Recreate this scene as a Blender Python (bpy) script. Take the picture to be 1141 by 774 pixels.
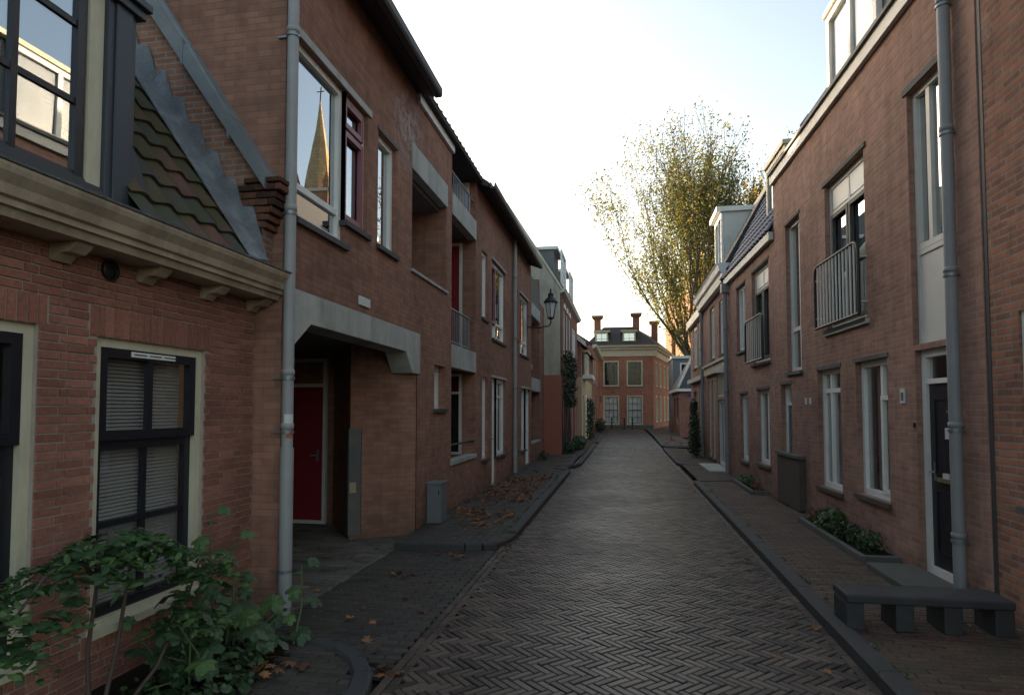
import bpy, bmesh, math, random
from mathutils import Vector, noise
from math import radians as R, sin, cos, pi
for o in list(bpy.data.objects): bpy.data.objects.remove(o)
SC = bpy.context.scene; COL = SC.collection
RND = random.Random(7)

# ------------------------------------------------------------ camera, sky, sun, exposure
cam_d = bpy.data.cameras.new('camera'); cam = bpy.data.objects.new('camera', cam_d); COL.objects.link(cam)
cam.location = (0, 0, 1.75); cam.rotation_euler = (R(92.5), 0, R(10.08))
cam_d.sensor_width = 36; cam_d.lens = 22.09; cam_d.shift_y = 0.0324; cam_d.clip_end = 2000; cam_d.clip_start = .05
SC.camera = cam
SUN_EL, SUN_AZ = R(9), R(-42)            # azimuth measured from +Y (street direction) towards +X
world = bpy.data.worlds.new('World'); SC.world = world; world.use_nodes = True
wn = world.node_tree; bg = wn.nodes['Background']
sky = wn.nodes.new('ShaderNodeTexSky'); sky.sky_type = 'NISHITA'; sky.sun_disc = False
sky.sun_elevation = SUN_EL; sky.sun_rotation = SUN_AZ; sky.air_density = 1.0; sky.dust_density = 2.6; sky.ozone_density = .55
hs = wn.nodes.new('ShaderNodeHueSaturation'); hs.inputs['Saturation'].default_value = .82   # sky desaturated in place of a white balance, so shade is less blue
wn.links.new(sky.outputs[0], hs.inputs['Color']); wn.links.new(hs.outputs[0], bg.inputs[0]); bg.inputs[1].default_value = 0.15
sd = bpy.data.lights.new('sun', 'SUN'); sun = bpy.data.objects.new('sun', sd); COL.objects.link(sun)
sd.energy = 5.0; sd.angle = R(.5); sd.color = (1, .78, .52)
sv = Vector((sin(SUN_AZ)*cos(SUN_EL), cos(SUN_AZ)*cos(SUN_EL), sin(SUN_EL)))
sun.rotation_euler = (-sv).to_track_quat('-Z', 'Y').to_euler(); sun.location = sv*100
SC.view_settings.view_transform = 'Standard'; SC.view_settings.look = 'None'
SC.view_settings.gamma = 1; SC.view_settings.use_curve_mapping = False
SC.view_settings.exposure = 1.68
SC.render.engine = 'CYCLES'
SC.cycles.max_bounces = 8; SC.cycles.transparent_max_bounces = 12

# ------------------------------------------------------------ materials
class NT:
    def __init__(s, name):
        s.m = bpy.data.materials.new(name); s.m.use_nodes = True
        s.n = s.m.node_tree.nodes; s.l = s.m.node_tree.links
        s.b = s.n['Principled BSDF']
    def new(s, t, **k):
        nd = s.n.new(t)
        for a, v in k.items(): setattr(nd, a, v)
        return nd
    def link(s, a, b): s.l.new(a, b)
    def math(s, op, a, b=None, clamp=False):
        nd = s.new('ShaderNodeMath', operation=op, use_clamp=clamp)
        for i, x in enumerate((a, b)):
            if x is None: continue
            if hasattr(x, 'links'): s.link(x, nd.inputs[i])
            else: nd.inputs[i].default_value = x
        return nd.outputs[0]
    def vm(s, op, a, b=None):
        nd = s.new('ShaderNodeVectorMath', operation=op)
        for i, x in enumerate((a, b)):
            if x is None: continue
            if hasattr(x, 'links'): s.link(x, nd.inputs[i])
            else: nd.inputs[i].default_value = x
        return nd
    def noise(s, vec, scale, detail=3, rough=.55):
        nd = s.new('ShaderNodeTexNoise'); nd.inputs['Scale'].default_value = scale
        nd.inputs['Detail'].default_value = detail; nd.inputs['Roughness'].default_value = rough
        if vec is not None: s.link(vec, nd.inputs['Vector'])
        return nd
    def ramp(s, fac, stops):
        nd = s.new('ShaderNodeValToRGB'); e = nd.color_ramp.elements
        while len(e) < len(stops): e.new(.5)
        for i, (p, c) in enumerate(stops):
            e[i].position = p; e[i].color = (*c, 1) if len(c) == 3 else c
        s.link(fac, nd.inputs[0]); return nd.outputs[0]
    def mix(s, fac, a, b, blend='MIX'):
        nd = s.new('ShaderNodeMix', data_type='RGBA', blend_type=blend)
        for i, x in ((0, fac), (6, a), (7, b)):
            if hasattr(x, 'links'): s.link(x, nd.inputs[i])
            else: nd.inputs[i].default_value = x if i == 0 else ((*x, 1) if len(x) == 3 else x)
        return nd.outputs[2]
    def bump(s, h, strength, dist, nrm=None):
        nd = s.new('ShaderNodeBump'); nd.inputs['Strength'].default_value = strength; nd.inputs['Distance'].default_value = dist
        s.link(h, nd.inputs['Height'])
        if nrm is not None: s.link(nrm, nd.inputs['Normal'])
        return nd.outputs[0]
def wallcoords(t):
    g = t.new('ShaderNodeNewGeometry')
    cr = t.vm('CROSS_PRODUCT', (0, 0, 1), g.outputs['True Normal'])
    cn = t.vm('NORMALIZE', cr.outputs[0])
    u = t.vm('DOT_PRODUCT', g.outputs['Position'], cn.outputs[0]).outputs['Value']
    sp = t.new('ShaderNodeSeparateXYZ'); t.link(g.outputs['Position'], sp.inputs[0])
    return g.outputs['Position'], u, sp.outputs[2]
def brick(name, c1, c2, mortar, bw=.218, rh=.0615, ms=.009, bump=.5, rough=.88, wob=.0, bright=(.78, 1.2), soldier=False, stain=.0, eff=.0, spot=None):
    t = NT(name); P, u, z = wallcoords(t)
    cx = t.new('ShaderNodeCombineXYZ')
    t.link(z if soldier else u, cx.inputs[0]); t.link(u if soldier else z, cx.inputs[1])
    vec = cx.outputs[0]
    if wob:
        nz = t.noise(P, 3.5, 2); sub = t.vm('SUBTRACT', nz.outputs['Color'], (.5, .5, .5)); sc = t.new('ShaderNodeVectorMath', operation='SCALE')
        t.link(sub.outputs[0], sc.inputs[0]); sc.inputs['Scale'].default_value = wob
        vec = t.vm('ADD', vec, sc.outputs[0]).outputs[0]
    b = t.new('ShaderNodeTexBrick'); t.link(vec, b.inputs['Vector'])
    b.inputs['Scale'].default_value = 1; b.inputs['Brick Width'].default_value = bw; b.inputs['Row Height'].default_value = rh
    b.inputs['Mortar Size'].default_value = ms; b.inputs['Mortar Smooth'].default_value = .25; b.inputs['Bias'].default_value = -.1
    b.inputs['Color1'].default_value = (*c1, 1); b.inputs['Color2'].default_value = (*c2, 1); b.inputs['Mortar'].default_value = (*mortar, 1)
    big = t.noise(P, .55, 4); mid = t.noise(P, 6, 4); fine = t.noise(P, 60, 3)
    v = t.ramp(big.outputs[0], [(.3, (bright[0],)*3), (.7, (bright[1],)*3)])
    c = t.mix(1, b.outputs['Color'], v, 'MULTIPLY')
    v2 = t.ramp(mid.outputs[0], [(.3, (.82, .82, .82)), (.7, (1.15, 1.12, 1.1))])
    c = t.mix(1, c, v2, 'MULTIPLY')
    mp = t.vm('MULTIPLY', P, (7, 7, .35)); n5 = t.noise(mp.outputs[0], 1, 5, .65)      # damp and soot streaks
    c = t.mix(1, c, t.ramp(n5.outputs[0], [(.3, (.84, .83, .82)), (.6, (1.04, 1.035, 1.03))]), 'MULTIPLY')
    if eff:                                                         # pale lime bloom in patches
        e = t.noise(P, 1.6, 6, .7); f = t.ramp(e.outputs[0], [(.6, (0, 0, 0)), (.74, (eff,)*3)])
        c = t.mix(f, c, (.42, .4, .37))
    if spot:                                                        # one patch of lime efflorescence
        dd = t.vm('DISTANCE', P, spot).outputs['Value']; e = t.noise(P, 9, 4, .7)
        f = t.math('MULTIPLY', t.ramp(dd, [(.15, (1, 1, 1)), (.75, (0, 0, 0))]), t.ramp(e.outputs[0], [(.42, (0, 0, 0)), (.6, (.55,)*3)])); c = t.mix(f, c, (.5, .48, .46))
    if stain:                                                       # green-black algae low on the wall
        m = t.math('ADD', z, t.math('MULTIPLY', mid.outputs[0], .7)); f = t.ramp(m, [(.15, (stain,)*3), (.75, (0, 0, 0))])
        c = t.mix(f, c, (.045, .048, .035))
    t.link(c, t.b.inputs['Base Color'])
    t.b.inputs['Roughness'].default_value = rough; t.b.inputs['Specular IOR Level'].default_value = .25
    h = t.math('ADD', t.math('SUBTRACT', 1, b.outputs['Fac']), t.math('MULTIPLY', fine.outputs[0], .35))
    t.link(t.bump(h, bump, .006), t.b.inputs['Normal'])
    return t.m
def plain(name, col, rough=.6, var=.18, scale=5, bump=.15, bdist=.002, metal=0, spec=.4, dirt=None, dfac=.4, streak=0):
    t = NT(name); g = t.new('ShaderNodeNewGeometry'); P = g.outputs['Position']
    n1 = t.noise(P, scale, 5, .6); n2 = t.noise(P, scale*9, 3)
    c = t.mix(n1.outputs[0], tuple(x*(1-var) for x in col), tuple(min(1, x*(1+var)) for x in col))
    if dirt:
        n3 = t.noise(P, scale*.6, 6, .7); f = t.ramp(n3.outputs[0], [(.48, (0, 0, 0)), (.72, (dfac,)*3)]); c = t.mix(f, c, dirt)
    if streak:                                                      # rain streaks running down
        mp = t.vm('MULTIPLY', P, (5, 5, .9)); n4 = t.noise(mp.outputs[0], 1, 5, .7); f = t.ramp(n4.outputs[0], [(.45, (0, 0, 0)), (.68, (streak,)*3)]); c = t.mix(f, c, dirt or (.12, .12, .1))
    t.link(c, t.b.inputs['Base Color'])
    r = t.math('ADD', t.math('MULTIPLY', n1.outputs[0], .25), rough-.12); t.link(r, t.b.inputs['Roughness'])
    t.b.inputs['Metallic'].default_value = metal; t.b.inputs['Specular IOR Level'].default_value = spec
    t.link(t.bump(t.math('ADD', n1.outputs[0], n2.outputs[0]), bump, bdist), t.b.inputs['Normal'])
    return t.m
def paver(name, lo, hi, rough=.55, wet=.25, moss=0, mosscol=(.05, .06, .025), spec=.5):
    t = NT(name); g = t.new('ShaderNodeNewGeometry'); P = g.outputs['Position']
    a = t.new('ShaderNodeAttribute'); a.attribute_name = 'tint'
    c = t.ramp(a.outputs['Fac'], [(0, lo), (.55, tuple((x+y)/2 for x, y in zip(lo, hi))), (1, hi)])
    n1 = t.noise(P, 1.1, 5, .65); n2 = t.noise(P, 40, 4)
    c = t.mix(1, c, t.ramp(n1.outputs[0], [(.3, (.72, .72, .74)), (.7, (1.2, 1.17, 1.12))]), 'MULTIPLY')
    c = t.mix(1, c, t.ramp(n2.outputs[0], [(.3, (.8, .8, .8)), (.7, (1.2, 1.2, 1.2))]), 'MULTIPLY')
    if moss:
        n3 = t.noise(P, 2.2, 6, .75); f = t.ramp(n3.outputs[0], [(.45, (0, 0, 0)), (.68, (moss,)*3)]); c = t.mix(f, c, mosscol)
    t.link(c, t.b.inputs['Base Color'])
    n4 = t.noise(P, .7, 4); r = t.math('SUBTRACT', rough+.1, t.math('MULTIPLY', n4.outputs[0], wet)); t.link(r, t.b.inputs['Roughness'])
    t.b.inputs['Specular IOR Level'].default_value = spec
    t.link(t.bump(n2.outputs[0], .5, .003), t.b.inputs['Normal'])
    return t.m
def glass(name, gain=1.0, base=.06, tint=(1, 1, 1)):
    t = NT(name); t.n.remove(t.b); out = t.n['Material Output']
    lw = t.new('ShaderNodeFresnel'); g0 = t.new('ShaderNodeNewGeometry'); t.link(t.math('SUBTRACT', 1.5, t.math('MULTIPLY', g0.outputs['Backfacing'], .8333)), lw.inputs[0])
    f = t.math('ADD', t.math('MULTIPLY', lw.outputs[0], gain), base, True)
    g = t.new('ShaderNodeBsdfGlossy'); g.inputs['Roughness'].default_value = 0; g.inputs['Color'].default_value = (.93, .97, 1, 1)
    geo = t.new('ShaderNodeNewGeometry'); nz = t.noise(geo.outputs['Position'], 1.3, 1); t.link(t.bump(nz.outputs[0], .05, .02), g.inputs['Normal'])
    tr = t.new('ShaderNodeBsdfTransparent'); tr.inputs['Color'].default_value = (*tint, 1)
    mx = t.new('ShaderNodeMixShader'); t.link(f, mx.inputs[0]); t.link(tr.outputs[0], mx.inputs[1]); t.link(g.outputs[0], mx.inputs[2])
    t.link(mx.outputs[0], out.inputs[0]); return t.m
def leafmat(name, stops, trans=.35, rough=.5):
    t = NT(name); a = t.new('ShaderNodeAttribute'); a.attribute_name = 'tint'
    c = t.ramp(a.outputs['Fac'], stops); t.link(c, t.b.inputs['Base Color'])
    gg = t.new('ShaderNodeNewGeometry'); ln = t.noise(gg.outputs['Position'], 45, 3); t.link(t.bump(ln.outputs[0], .5, .006), t.b.inputs['Normal']); c = t.mix(1, c, t.ramp(ln.outputs[0], [(.3, (.75, .75, .75)), (.7, (1.25, 1.2, 1.15))]), 'MULTIPLY'); t.link(c, t.b.inputs['Base Color'])
    t.b.inputs['Roughness'].default_value = rough; t.b.inputs['Specular IOR Level'].default_value = .45
    tl = t.new('ShaderNodeBsdfTranslucent'); t.link(c, tl.inputs[0])
    mx = t.new('ShaderNodeMixShader'); mx.inputs[0].default_value = trans
    t.link(t.b.outputs[0], mx.inputs[1]); t.link(tl.outputs[0], mx.inputs[2]); t.link(mx.outputs[0], t.n['Material Output'].inputs[0])
    return t.m
def tilemat(name, lo, hi, rough=.5, spec=.5, moss=0):
    t = NT(name); g = t.new('ShaderNodeNewGeometry'); P = g.outputs['Position']
    a = t.new('ShaderNodeAttribute'); a.attribute_name = 'tint'
    c = t.mix(a.outputs['Fac'], lo, hi) if not moss or spec > .35 else t.ramp(a.outputs['Fac'], [(.3, (.075, .07, .065)), (.6, (.11, .07, .05)), (1, (.16, .075, .05))]); n = t.noise(P, 8, 5, .7)
    c = t.mix(1, c, t.ramp(n.outputs[0], [(.3, (.7, .7, .7)), (.7, (1.25, 1.2, 1.15))]), 'MULTIPLY')
    if moss:
        n3 = t.noise(P, 2.0, 6, .7); f = t.ramp(n3.outputs[0], [(.42, (0, 0, 0)), (.58, (moss,)*3)]); c = t.mix(f, c, (.055, .06, .02))
    t.link(c, t.b.inputs['Base Color']); t.b.inputs['Roughness'].default_value = rough; t.b.inputs['Specular IOR Level'].default_value = spec
    t.link(t.bump(n.outputs[0], .3, .004), t.b.inputs['Normal']); return t.m

M = {}
M['brick_old'] = paver('old_red_brick', (.22, .092, .068), (.35, .158, .115), .9, .1, spec=.2)
M['brick_moss'] = paver('mossy_old_brick', (.06, .035, .028), (.27, .12, .08), .95, .1, moss=1, mosscol=(.035, .035, .02), spec=.15)
M['mortar'] = plain('lime_mortar', (.38, .325, .275), .95, .25, 9, .5, .004, spec=.1)
M['soldier'] = paver('soldier_brick', (.24, .105, .075), (.35, .155, .11), .9, .1, spec=.2)
M['brick_party'] = brick('party_wall_brick', (.34, .165, .11), (.24, .12, .085), (.29, .235, .19), bw=.19, rh=.052, wob=.012, ms=.009, bright=(.7, 1.25), eff=.25)
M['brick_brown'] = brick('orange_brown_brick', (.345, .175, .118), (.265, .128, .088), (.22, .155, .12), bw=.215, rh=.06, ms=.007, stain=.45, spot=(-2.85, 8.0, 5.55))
M['brick_pass'] = brick('passage_brick', (.345, .175, .118), (.265, .128, .088), (.22, .155, .12), ms=.007, stain=.3)
M['brick_brown_b'] = brick('brown_brick_bloom', (.30, .15, .1), (.2, .1, .07), (.11, .074, .055), bw=.215, rh=.06, ms=.008, stain=.35, eff=.35)
M['brick_pink'] = brick('pinkish_brown_brick', (.365, .20, .15), (.265, .142, .107), (.28, .215, .175), bw=.215, rh=.06, ms=.009, stain=.35)
M['brick_rough'] = brick('rough_old_brick', (.36, .15, .09), (.19, .09, .065), (.24, .19, .155), wob=.02, ms=.012, bump=1, bright=(.6, 1.35), eff=.5)
M['brick_far'] = brick('deep_red_brick', (.30, .125, .09), (.23, .095, .07), (.2, .15, .12))
M['brick_mansion'] = brick('warm_red_brick', (.42, .165, .105), (.33, .125, .08), (.3, .2, .15))
M['brick_church'] = brick('church_brick', (.42, .19, .09), (.32, .13, .06), (.28, .2, .14), bright=(.85, 1.15))
M['spire_slate'] = brick('golden_spire_tiles', (.50, .36, .19), (.42, .29, .15), (.3, .22, .14), bw=.5, rh=.4, ms=.03)
M['concrete'] = plain('pale_concrete', (.46, .47, .43), .8, .12, 2.5, .2, .003, dirt=(.15, .16, .12), dfac=.5, streak=.38)
M['wood_panel'] = plain('brown_panel', (.085, .068, .056), .8, .3, 3, .3, .003)
M['concrete_dark'] = plain('dark_concrete', (.11, .11, .10), .85, .25, 3, .35, .004, dirt=(.06, .065, .04), dfac=.6)
M['kerb'] = plain('kerb_stone', (.052, .051, .05), .7, .3, 4, .5, .005, dirt=(.04, .045, .03), dfac=.5)
M['bench'] = plain('blue_stone', (.034, .034, .036), .65, .3, 3, .5, .006, dirt=(.085, .083, .075), dfac=.55)
M['cream'] = plain('cream_paint', (.60, .55, .40), .5, .08, 3, .12, .002, dirt=(.3, .25, .16), dfac=.35, streak=.35)
M['cornice'] = plain('weathered_cream_paint', (.47, .38, .275), .55, .15, 4, .2, .002, dirt=(.17, .13, .08), dfac=.5, streak=.5)
M['white'] = plain('white_paint', (.80, .79, .74), .45, .06, 3, .1, .001, dirt=(.4, .4, .37), dfac=.3)
M['offwhite'] = plain('greyed_white_paint', (.62, .61, .56), .5, .08, 3, .1, .001, dirt=(.3, .3, .27), dfac=.35)
M['black'] = plain('black_blue_paint', (.016, .016, .022), .35, .2, 4, .1, .001)
M['darkdoor'] = plain('black_door_paint', (.02, .02, .026), .4, .2, 4, .1, .001)
M['red'] = plain('crimson_paint', (.24, .022, .028), .4, .1, 2, .08, .001)
M['redframe'] = plain('wine_red_frame', (.27, .10, .115), .4, .1, 3, .08, .001)
M['zinc'] = plain('zinc_sheet', (.24, .26, .265), .5, .25, 3, .3, .004, metal=.35, dirt=(.36, .38, .38), dfac=.5)
M['lead'] = plain('lead_flashing', (.20, .215, .225), .55, .35, 7, .8, .012, metal=.3, dirt=(.42, .44, .45), dfac=.7)
M['slatezinc'] = plain('dark_zinc_cladding', (.052, .062, .075), .45, .25, 2, .2, .003, metal=.2)
M['pipe'] = plain('grey_pipe', (.31, .31, .30), .5, .15, 6, .15, .001, dirt=(.4, .42, .43), dfac=.4)
M['bluepipe'] = plain('blue_grey_pipe', (.235, .24, .245), .5, .15, 6, .15, .001, dirt=(.3, .33, .36), dfac=.3)
M['steel'] = plain('galvanised_rail', (.22, .25, .27), .4, .15, 8, .1, .001, metal=.5)
M['blackmetal'] = plain('black_metal', (.02, .02, .022), .45, .2, 8, .1, .001)
M['cabinet'] = plain('grey_cabinet', (.15, .16, .165), .6, .1, 4, .2, .002, dirt=(.08, .08, .075), dfac=.45)
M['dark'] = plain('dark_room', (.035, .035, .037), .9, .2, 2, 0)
M['soffit'] = plain('soffit_board', (.16, .155, .15), .8, .2, 3, .1)
M['fascia'] = plain('dark_fascia', (.06, .06, .062), .6, .2, 3, .1)
M['mossy'] = plain('mossy_concrete', (.10, .10, .085), .9, .3, 6, .5, .006, dirt=(.05, .075, .025), dfac=.85)
M['guard'] = plain('scratched_steel', (.10, .105, .10), .55, .3, 3, .2, .002, metal=.3, dirt=(.2, .18, .12), dfac=.5)
M['blind'] = plain('pale_blind', (.27, .27, .245), .7, .05, 6, .05)
M['curtain'] = plain('net_curtain', (.62, .62, .6), .8, .08, 6, .1)
M['roof_dark'] = plain('dark_roof_tiles', (.05, .046, .045), .7, .3, 6, .5, .01)
M['yellow'] = plain('yellow_stucco', (.42, .33, .20), .85, .12, 2, .3, .003, dirt=(.3, .22, .12), dfac=.4)
M['creamwall'] = plain('cream_stucco', (.50, .46, .36), .85, .12, 1.2, .4, .004, dirt=(.2, .19, .15), dfac=.6, streak=.5)
M['redwall'] = plain('red_ochre_stucco', (.36, .13, .085), .85, .18, 1.5, .4, .004, dirt=(.3, .16, .1), dfac=.4)
M['stone'] = plain('sandstone_cornice', (.58, .50, .37), .7, .1, 3, .2, .002)
M['bluesign'] = plain('blue_enamel', (.02, .05, .22), .35, .05, 3, 0)
M['whiteplate'] = plain('white_enamel', (.6, .63, .62), .35, .04, 3, 0)
M['brass'] = plain('worn_brass', (.5, .42, .25), .35, .1, 9, .1, metal=.8)
M['lampglass'] = plain('frosted_lantern_glass', (.62, .64, .6), .25, .05, 3, 0)
M['pv'] = paver('road_clinker', (.034, .027, .022), (.155, .115, .088), .50, .32, moss=.35, mosscol=(.05, .048, .035), spec=.5)
M['pv_left'] = paver('grey_brown_paver', (.028, .024, .021), (.088, .068, .056), .66, .2, moss=.5)
M['pv_right'] = paver('red_brown_paver', (.045, .029, .022), (.135, .078, .054), .66, .2, moss=.6, mosscol=(.065, .07, .03))
M['pv_light'] = paver('passage_paver', (.055, .052, .042), (.21, .19, .15), .75, .15, moss=.35)
M['sand'] = plain('joint_sand', (.035, .03, .024), .95, .3, 8, .5, .004, spec=.1)
M['soil'] = plain('soil', (.03, .024, .016), 1, .3, 12, .8, .02, spec=.05)
M['bark'] = plain('bark', (.12, .095, .065), .9, .3, 6, .6, .02, spec=.15)
M['twig'] = plain('twig_bark', (.085, .06, .048), .8, .25, 20, .4, .003)
M['greenstem'] = plain('green_stem', (.09, .12, .05), .6, .2, 20, .1)
M['glass'] = glass('window_glass', .8, .0)
M['glass_hi'] = glass('coated_window_glass', 1.1, .40, (.5, .5, .5))
M['glass_far'] = glass('old_window_glass', .45, .0)
M['glass_dull'] = glass('reflective_window_glass', 1.1, .09, (.85, .85, .85))
M['leaf_green'] = leafmat('shrub_leaf', [(0, (.03, .065, .03)), (.6, (.06, .12, .045)), (.93, (.12, .21, .06)), (1, (.25, .2, .06))], .3, .45)
M['leaf_dark'] = leafmat('evergreen_leaf', [(0, (.012, .028, .012)), (1, (.04, .075, .025))], .2, .5)
M['leaf_tree'] = leafmat('autumn_tree_leaf', [(0, (.05, .075, .02)), (.4, (.13, .15, .035)), (.8, (.27, .25, .06)), (1, (.38, .27, .06))], .5, .55)
M['leaf_gold'] = leafmat('golden_tree_leaf', [(0, (.18, .15, .03)), (1, (.55, .34, .05))], .5, .55)
M['leaf_fallen'] = leafmat('fallen_leaf', [(0, (.07, .035, .02)), (.5, (.20, .085, .035)), (1, (.38, .17, .055))], .15, .7)
M['tile_old'] = tilemat('old_pantile', (.09, .045, .03), (.22, .085, .05), .75, .3, .9)
M['tile_grey'] = tilemat('grey_pantile', (.05, .055, .065), (.09, .09, .1), .6, .4, .2)
M['tile_blue'] = tilemat('blue_glazed_tile', (.004, .007, .028), (.010, .017, .065), .35, .25)
M['slat_grey'] = plain('grey_cladding', (.15, .16, .16), .6, .1, 2, .1)

# ------------------------------------------------------------ mesh building
class PL:                                   # a wall plane: s along the wall, z up, d outwards
    def __init__(s, o, u, n): s.o = Vector(o); s.u = Vector(u).normalized(); s.n = Vector(n).normalized()
    def __call__(s, a, z, d=0): return s.o + s.u*a + s.n*d + Vector((0, 0, z))
def plane_y(x, side): return PL((x, 0, 0), (0, 1, 0), (side, 0, 0))
def plane_x(y): return PL((0, y, 0), (1, 0, 0), (0, -1, 0))
W = PL((0, 0, 0), (1, 0, 0), (0, 1, 0))     # world: s = x, d = y
class MB:
    def __init__(s): s.v = []; s.f = []; s.sm = []; s.t = []
    def add(s, vs, fs, smooth=False, tint=.5):
        k = len(s.v); s.v += [tuple(v) for v in vs]; s.t += [tint]*len(vs)
        for f in fs: s.f.append(tuple(i+k for i in f)); s.sm.append(smooth)
        return s
    def box(s, P, a0, a1, z0, z1, d0, d1, tint=.5):
        c = [P(a, z, d) for a in (a0, a1) for z in (z0, z1) for d in (d0, d1)]
        return s.add(c, [(0, 1, 3, 2), (4, 6, 7, 5), (0, 4, 5, 1), (2, 3, 7, 6), (0, 2, 6, 4), (1, 5, 7, 3)], tint=tint)
    def ring(s, P, a0, a1, z0, z1, w, d0, d1):
        s.box(P, a0, a0+w, z0, z1, d0, d1); s.box(P, a1-w, a1, z0, z1, d0, d1)
        s.box(P, a0+w, a1-w, z0, z0+w, d0, d1); s.box(P, a0+w, a1-w, z1-w, z1, d0, d1); return s
    def quad(s, *p, tint=.5): return s.add(p, [(0, 1, 2, 3)] if len(p) == 4 else [tuple(range(len(p)))], tint=tint)
    def prism(s, pts, off, tint=.5):         # polygon extruded by vector off
        n = len(pts); pts = [Vector(p) for p in pts]; off = Vector(off)
        return s.add(pts+[p+off for p in pts], [tuple(range(n)), tuple(range(2*n-1, n-1, -1))]+[(i, (i+1) % n, n+(i+1) % n, n+i) for i in range(n)], tint=tint)
    def profile(s, P, prof, a0, a1, tint=.5): # prof [(d,z)] extruded along the wall
        return s.prism([P(a0, z, d) for d, z in prof], P(a1, 0, 0)-P(a0, 0, 0), tint)
    def tube(s, pts, r, seg=10, cap=True, tint=.5):
        pts = [Vector(p) for p in pts]; rs = r if isinstance(r, (list, tuple)) else [r]*len(pts)
        rings = []; ref = None
        for i, p in enumerate(pts):
            d = (pts[min(i+1, len(pts)-1)]-pts[max(i-1, 0)]).normalized()
            if ref is None: ref = d.orthogonal().normalized()
            ref = (ref-d*ref.dot(d)); ref = ref.normalized() if ref.length > 1e-6 else d.orthogonal().normalized()
            b = d.cross(ref); rings.append([p+(ref*cos(2*pi*k/seg)+b*sin(2*pi*k/seg))*rs[i] for k in range(seg)])
        s.add([v for rg in rings for v in rg], [(i*seg+k, i*seg+(k+1) % seg, (i+1)*seg+(k+1) % seg, (i+1)*seg+k) for i in range(len(pts)-1) for k in range(seg)], True, tint)
        if cap:
            s.add(rings[0], [tuple(range(seg))], tint=tint); s.add(rings[-1], [tuple(range(seg))], tint=tint)
        return s
    def lathe(s, c, prof, seg=16, smooth=True):
        c = Vector(c); vs = [c+Vector((r*cos(2*pi*k/seg), r*sin(2*pi*k/seg), z)) for r, z in prof for k in range(seg)]
        return s.add(vs, [(i*seg+k, i*seg+(k+1) % seg, (i+1)*seg+(k+1) % seg, (i+1)*seg+k) for i in range(len(prof)-1) for k in range(seg)], smooth)
    def build(s, name, mat, parent=None, loc=None, recalc=True, bevel=0):
        me = bpy.data.meshes.new(name)
        o0 = Vector(loc) if loc is not None else (root_loc(parent) if parent else Vector((0, 0, 0)))
        me.from_pydata([tuple(Vector(v)-o0) for v in s.v], [], s.f)
        me.polygons.foreach_set('use_smooth', s.sm)
        if any(t != .5 for t in s.t):
            at = me.color_attributes.new('tint', 'FLOAT_COLOR', 'POINT')
            at.data.foreach_set('color', [x for t in s.t for x in (t, t, t, 1)])
        if recalc:
            bm = bmesh.new(); bm.from_mesh(me); bmesh.ops.recalc_face_normals(bm, faces=bm.faces); bm.to_mesh(me); bm.free()
        me.materials.append(M[mat] if isinstance(mat, str) else mat)
        o = bpy.data.objects.new(name, me); COL.objects.link(o)
        if parent: o.parent = parent
        elif loc is not None: o.location = loc
        if bevel:
            b = o.modifiers.new('bevel', 'BEVEL'); b.width = bevel; b.segments = 2; b.limit_method = 'ANGLE'
        return o
def root_loc(o):
    l = Vector(o.location)
    while o.parent: o = o.parent; l += Vector(o.location)
    return l
def tag(o, label, cat, group=None):
    o['label'] = label; o['category'] = cat
    if group: o['group'] = group
    return o
def thing(name, loc, label, cat, group=None):
    o = bpy.data.objects.new(name, None); COL.objects.link(o); o.location = loc; o.empty_display_size = .3
    return tag(o, label, cat, group)
def struct(o, kind='structure'): o['kind'] = kind; return o

# ------------------------------------------------------------ shared builders
def wall_grid(mb, P, s0, s1, z0, z1, ops, reveal=.14, d=0):
    S = sorted({s0, s1, *[x for o in ops for x in (o[0], o[1])]}); Z = sorted({z0, z1, *[x for o in ops for x in (o[2], o[3])]})
    S = [x for x in S if s0 <= x <= s1]; Z = [x for x in Z if z0 <= x <= z1]
    for i in range(len(S)-1):
        for j in range(len(Z)-1):
            a, b, c, e = S[i], S[i+1], Z[j], Z[j+1]; m, n = (a+b)/2, (c+e)/2
            if any(o[0] < m < o[1] and o[2] < n < o[3] for o in ops): continue
            mb.quad(P(a, c, d), P(b, c, d), P(b, e, d), P(a, e, d))
    for o in ops:
        a, b, c, e = o[:4]; r = o[4] if len(o) > 4 else reveal
        if r <= 0: continue
        mb.quad(P(a, c, d), P(a, e, d), P(a, e, d-r), P(a, c, d-r)); mb.quad(P(b, c, d), P(b, e, d), P(b, e, d-r), P(b, c, d-r))
        mb.quad(P(a, e, d), P(b, e, d), P(b, e, d-r), P(a, e, d-r))
        if c > z0: mb.quad(P(a, c, d), P(b, c, d), P(b, c, d-r), P(a, c, d-r))
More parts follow.
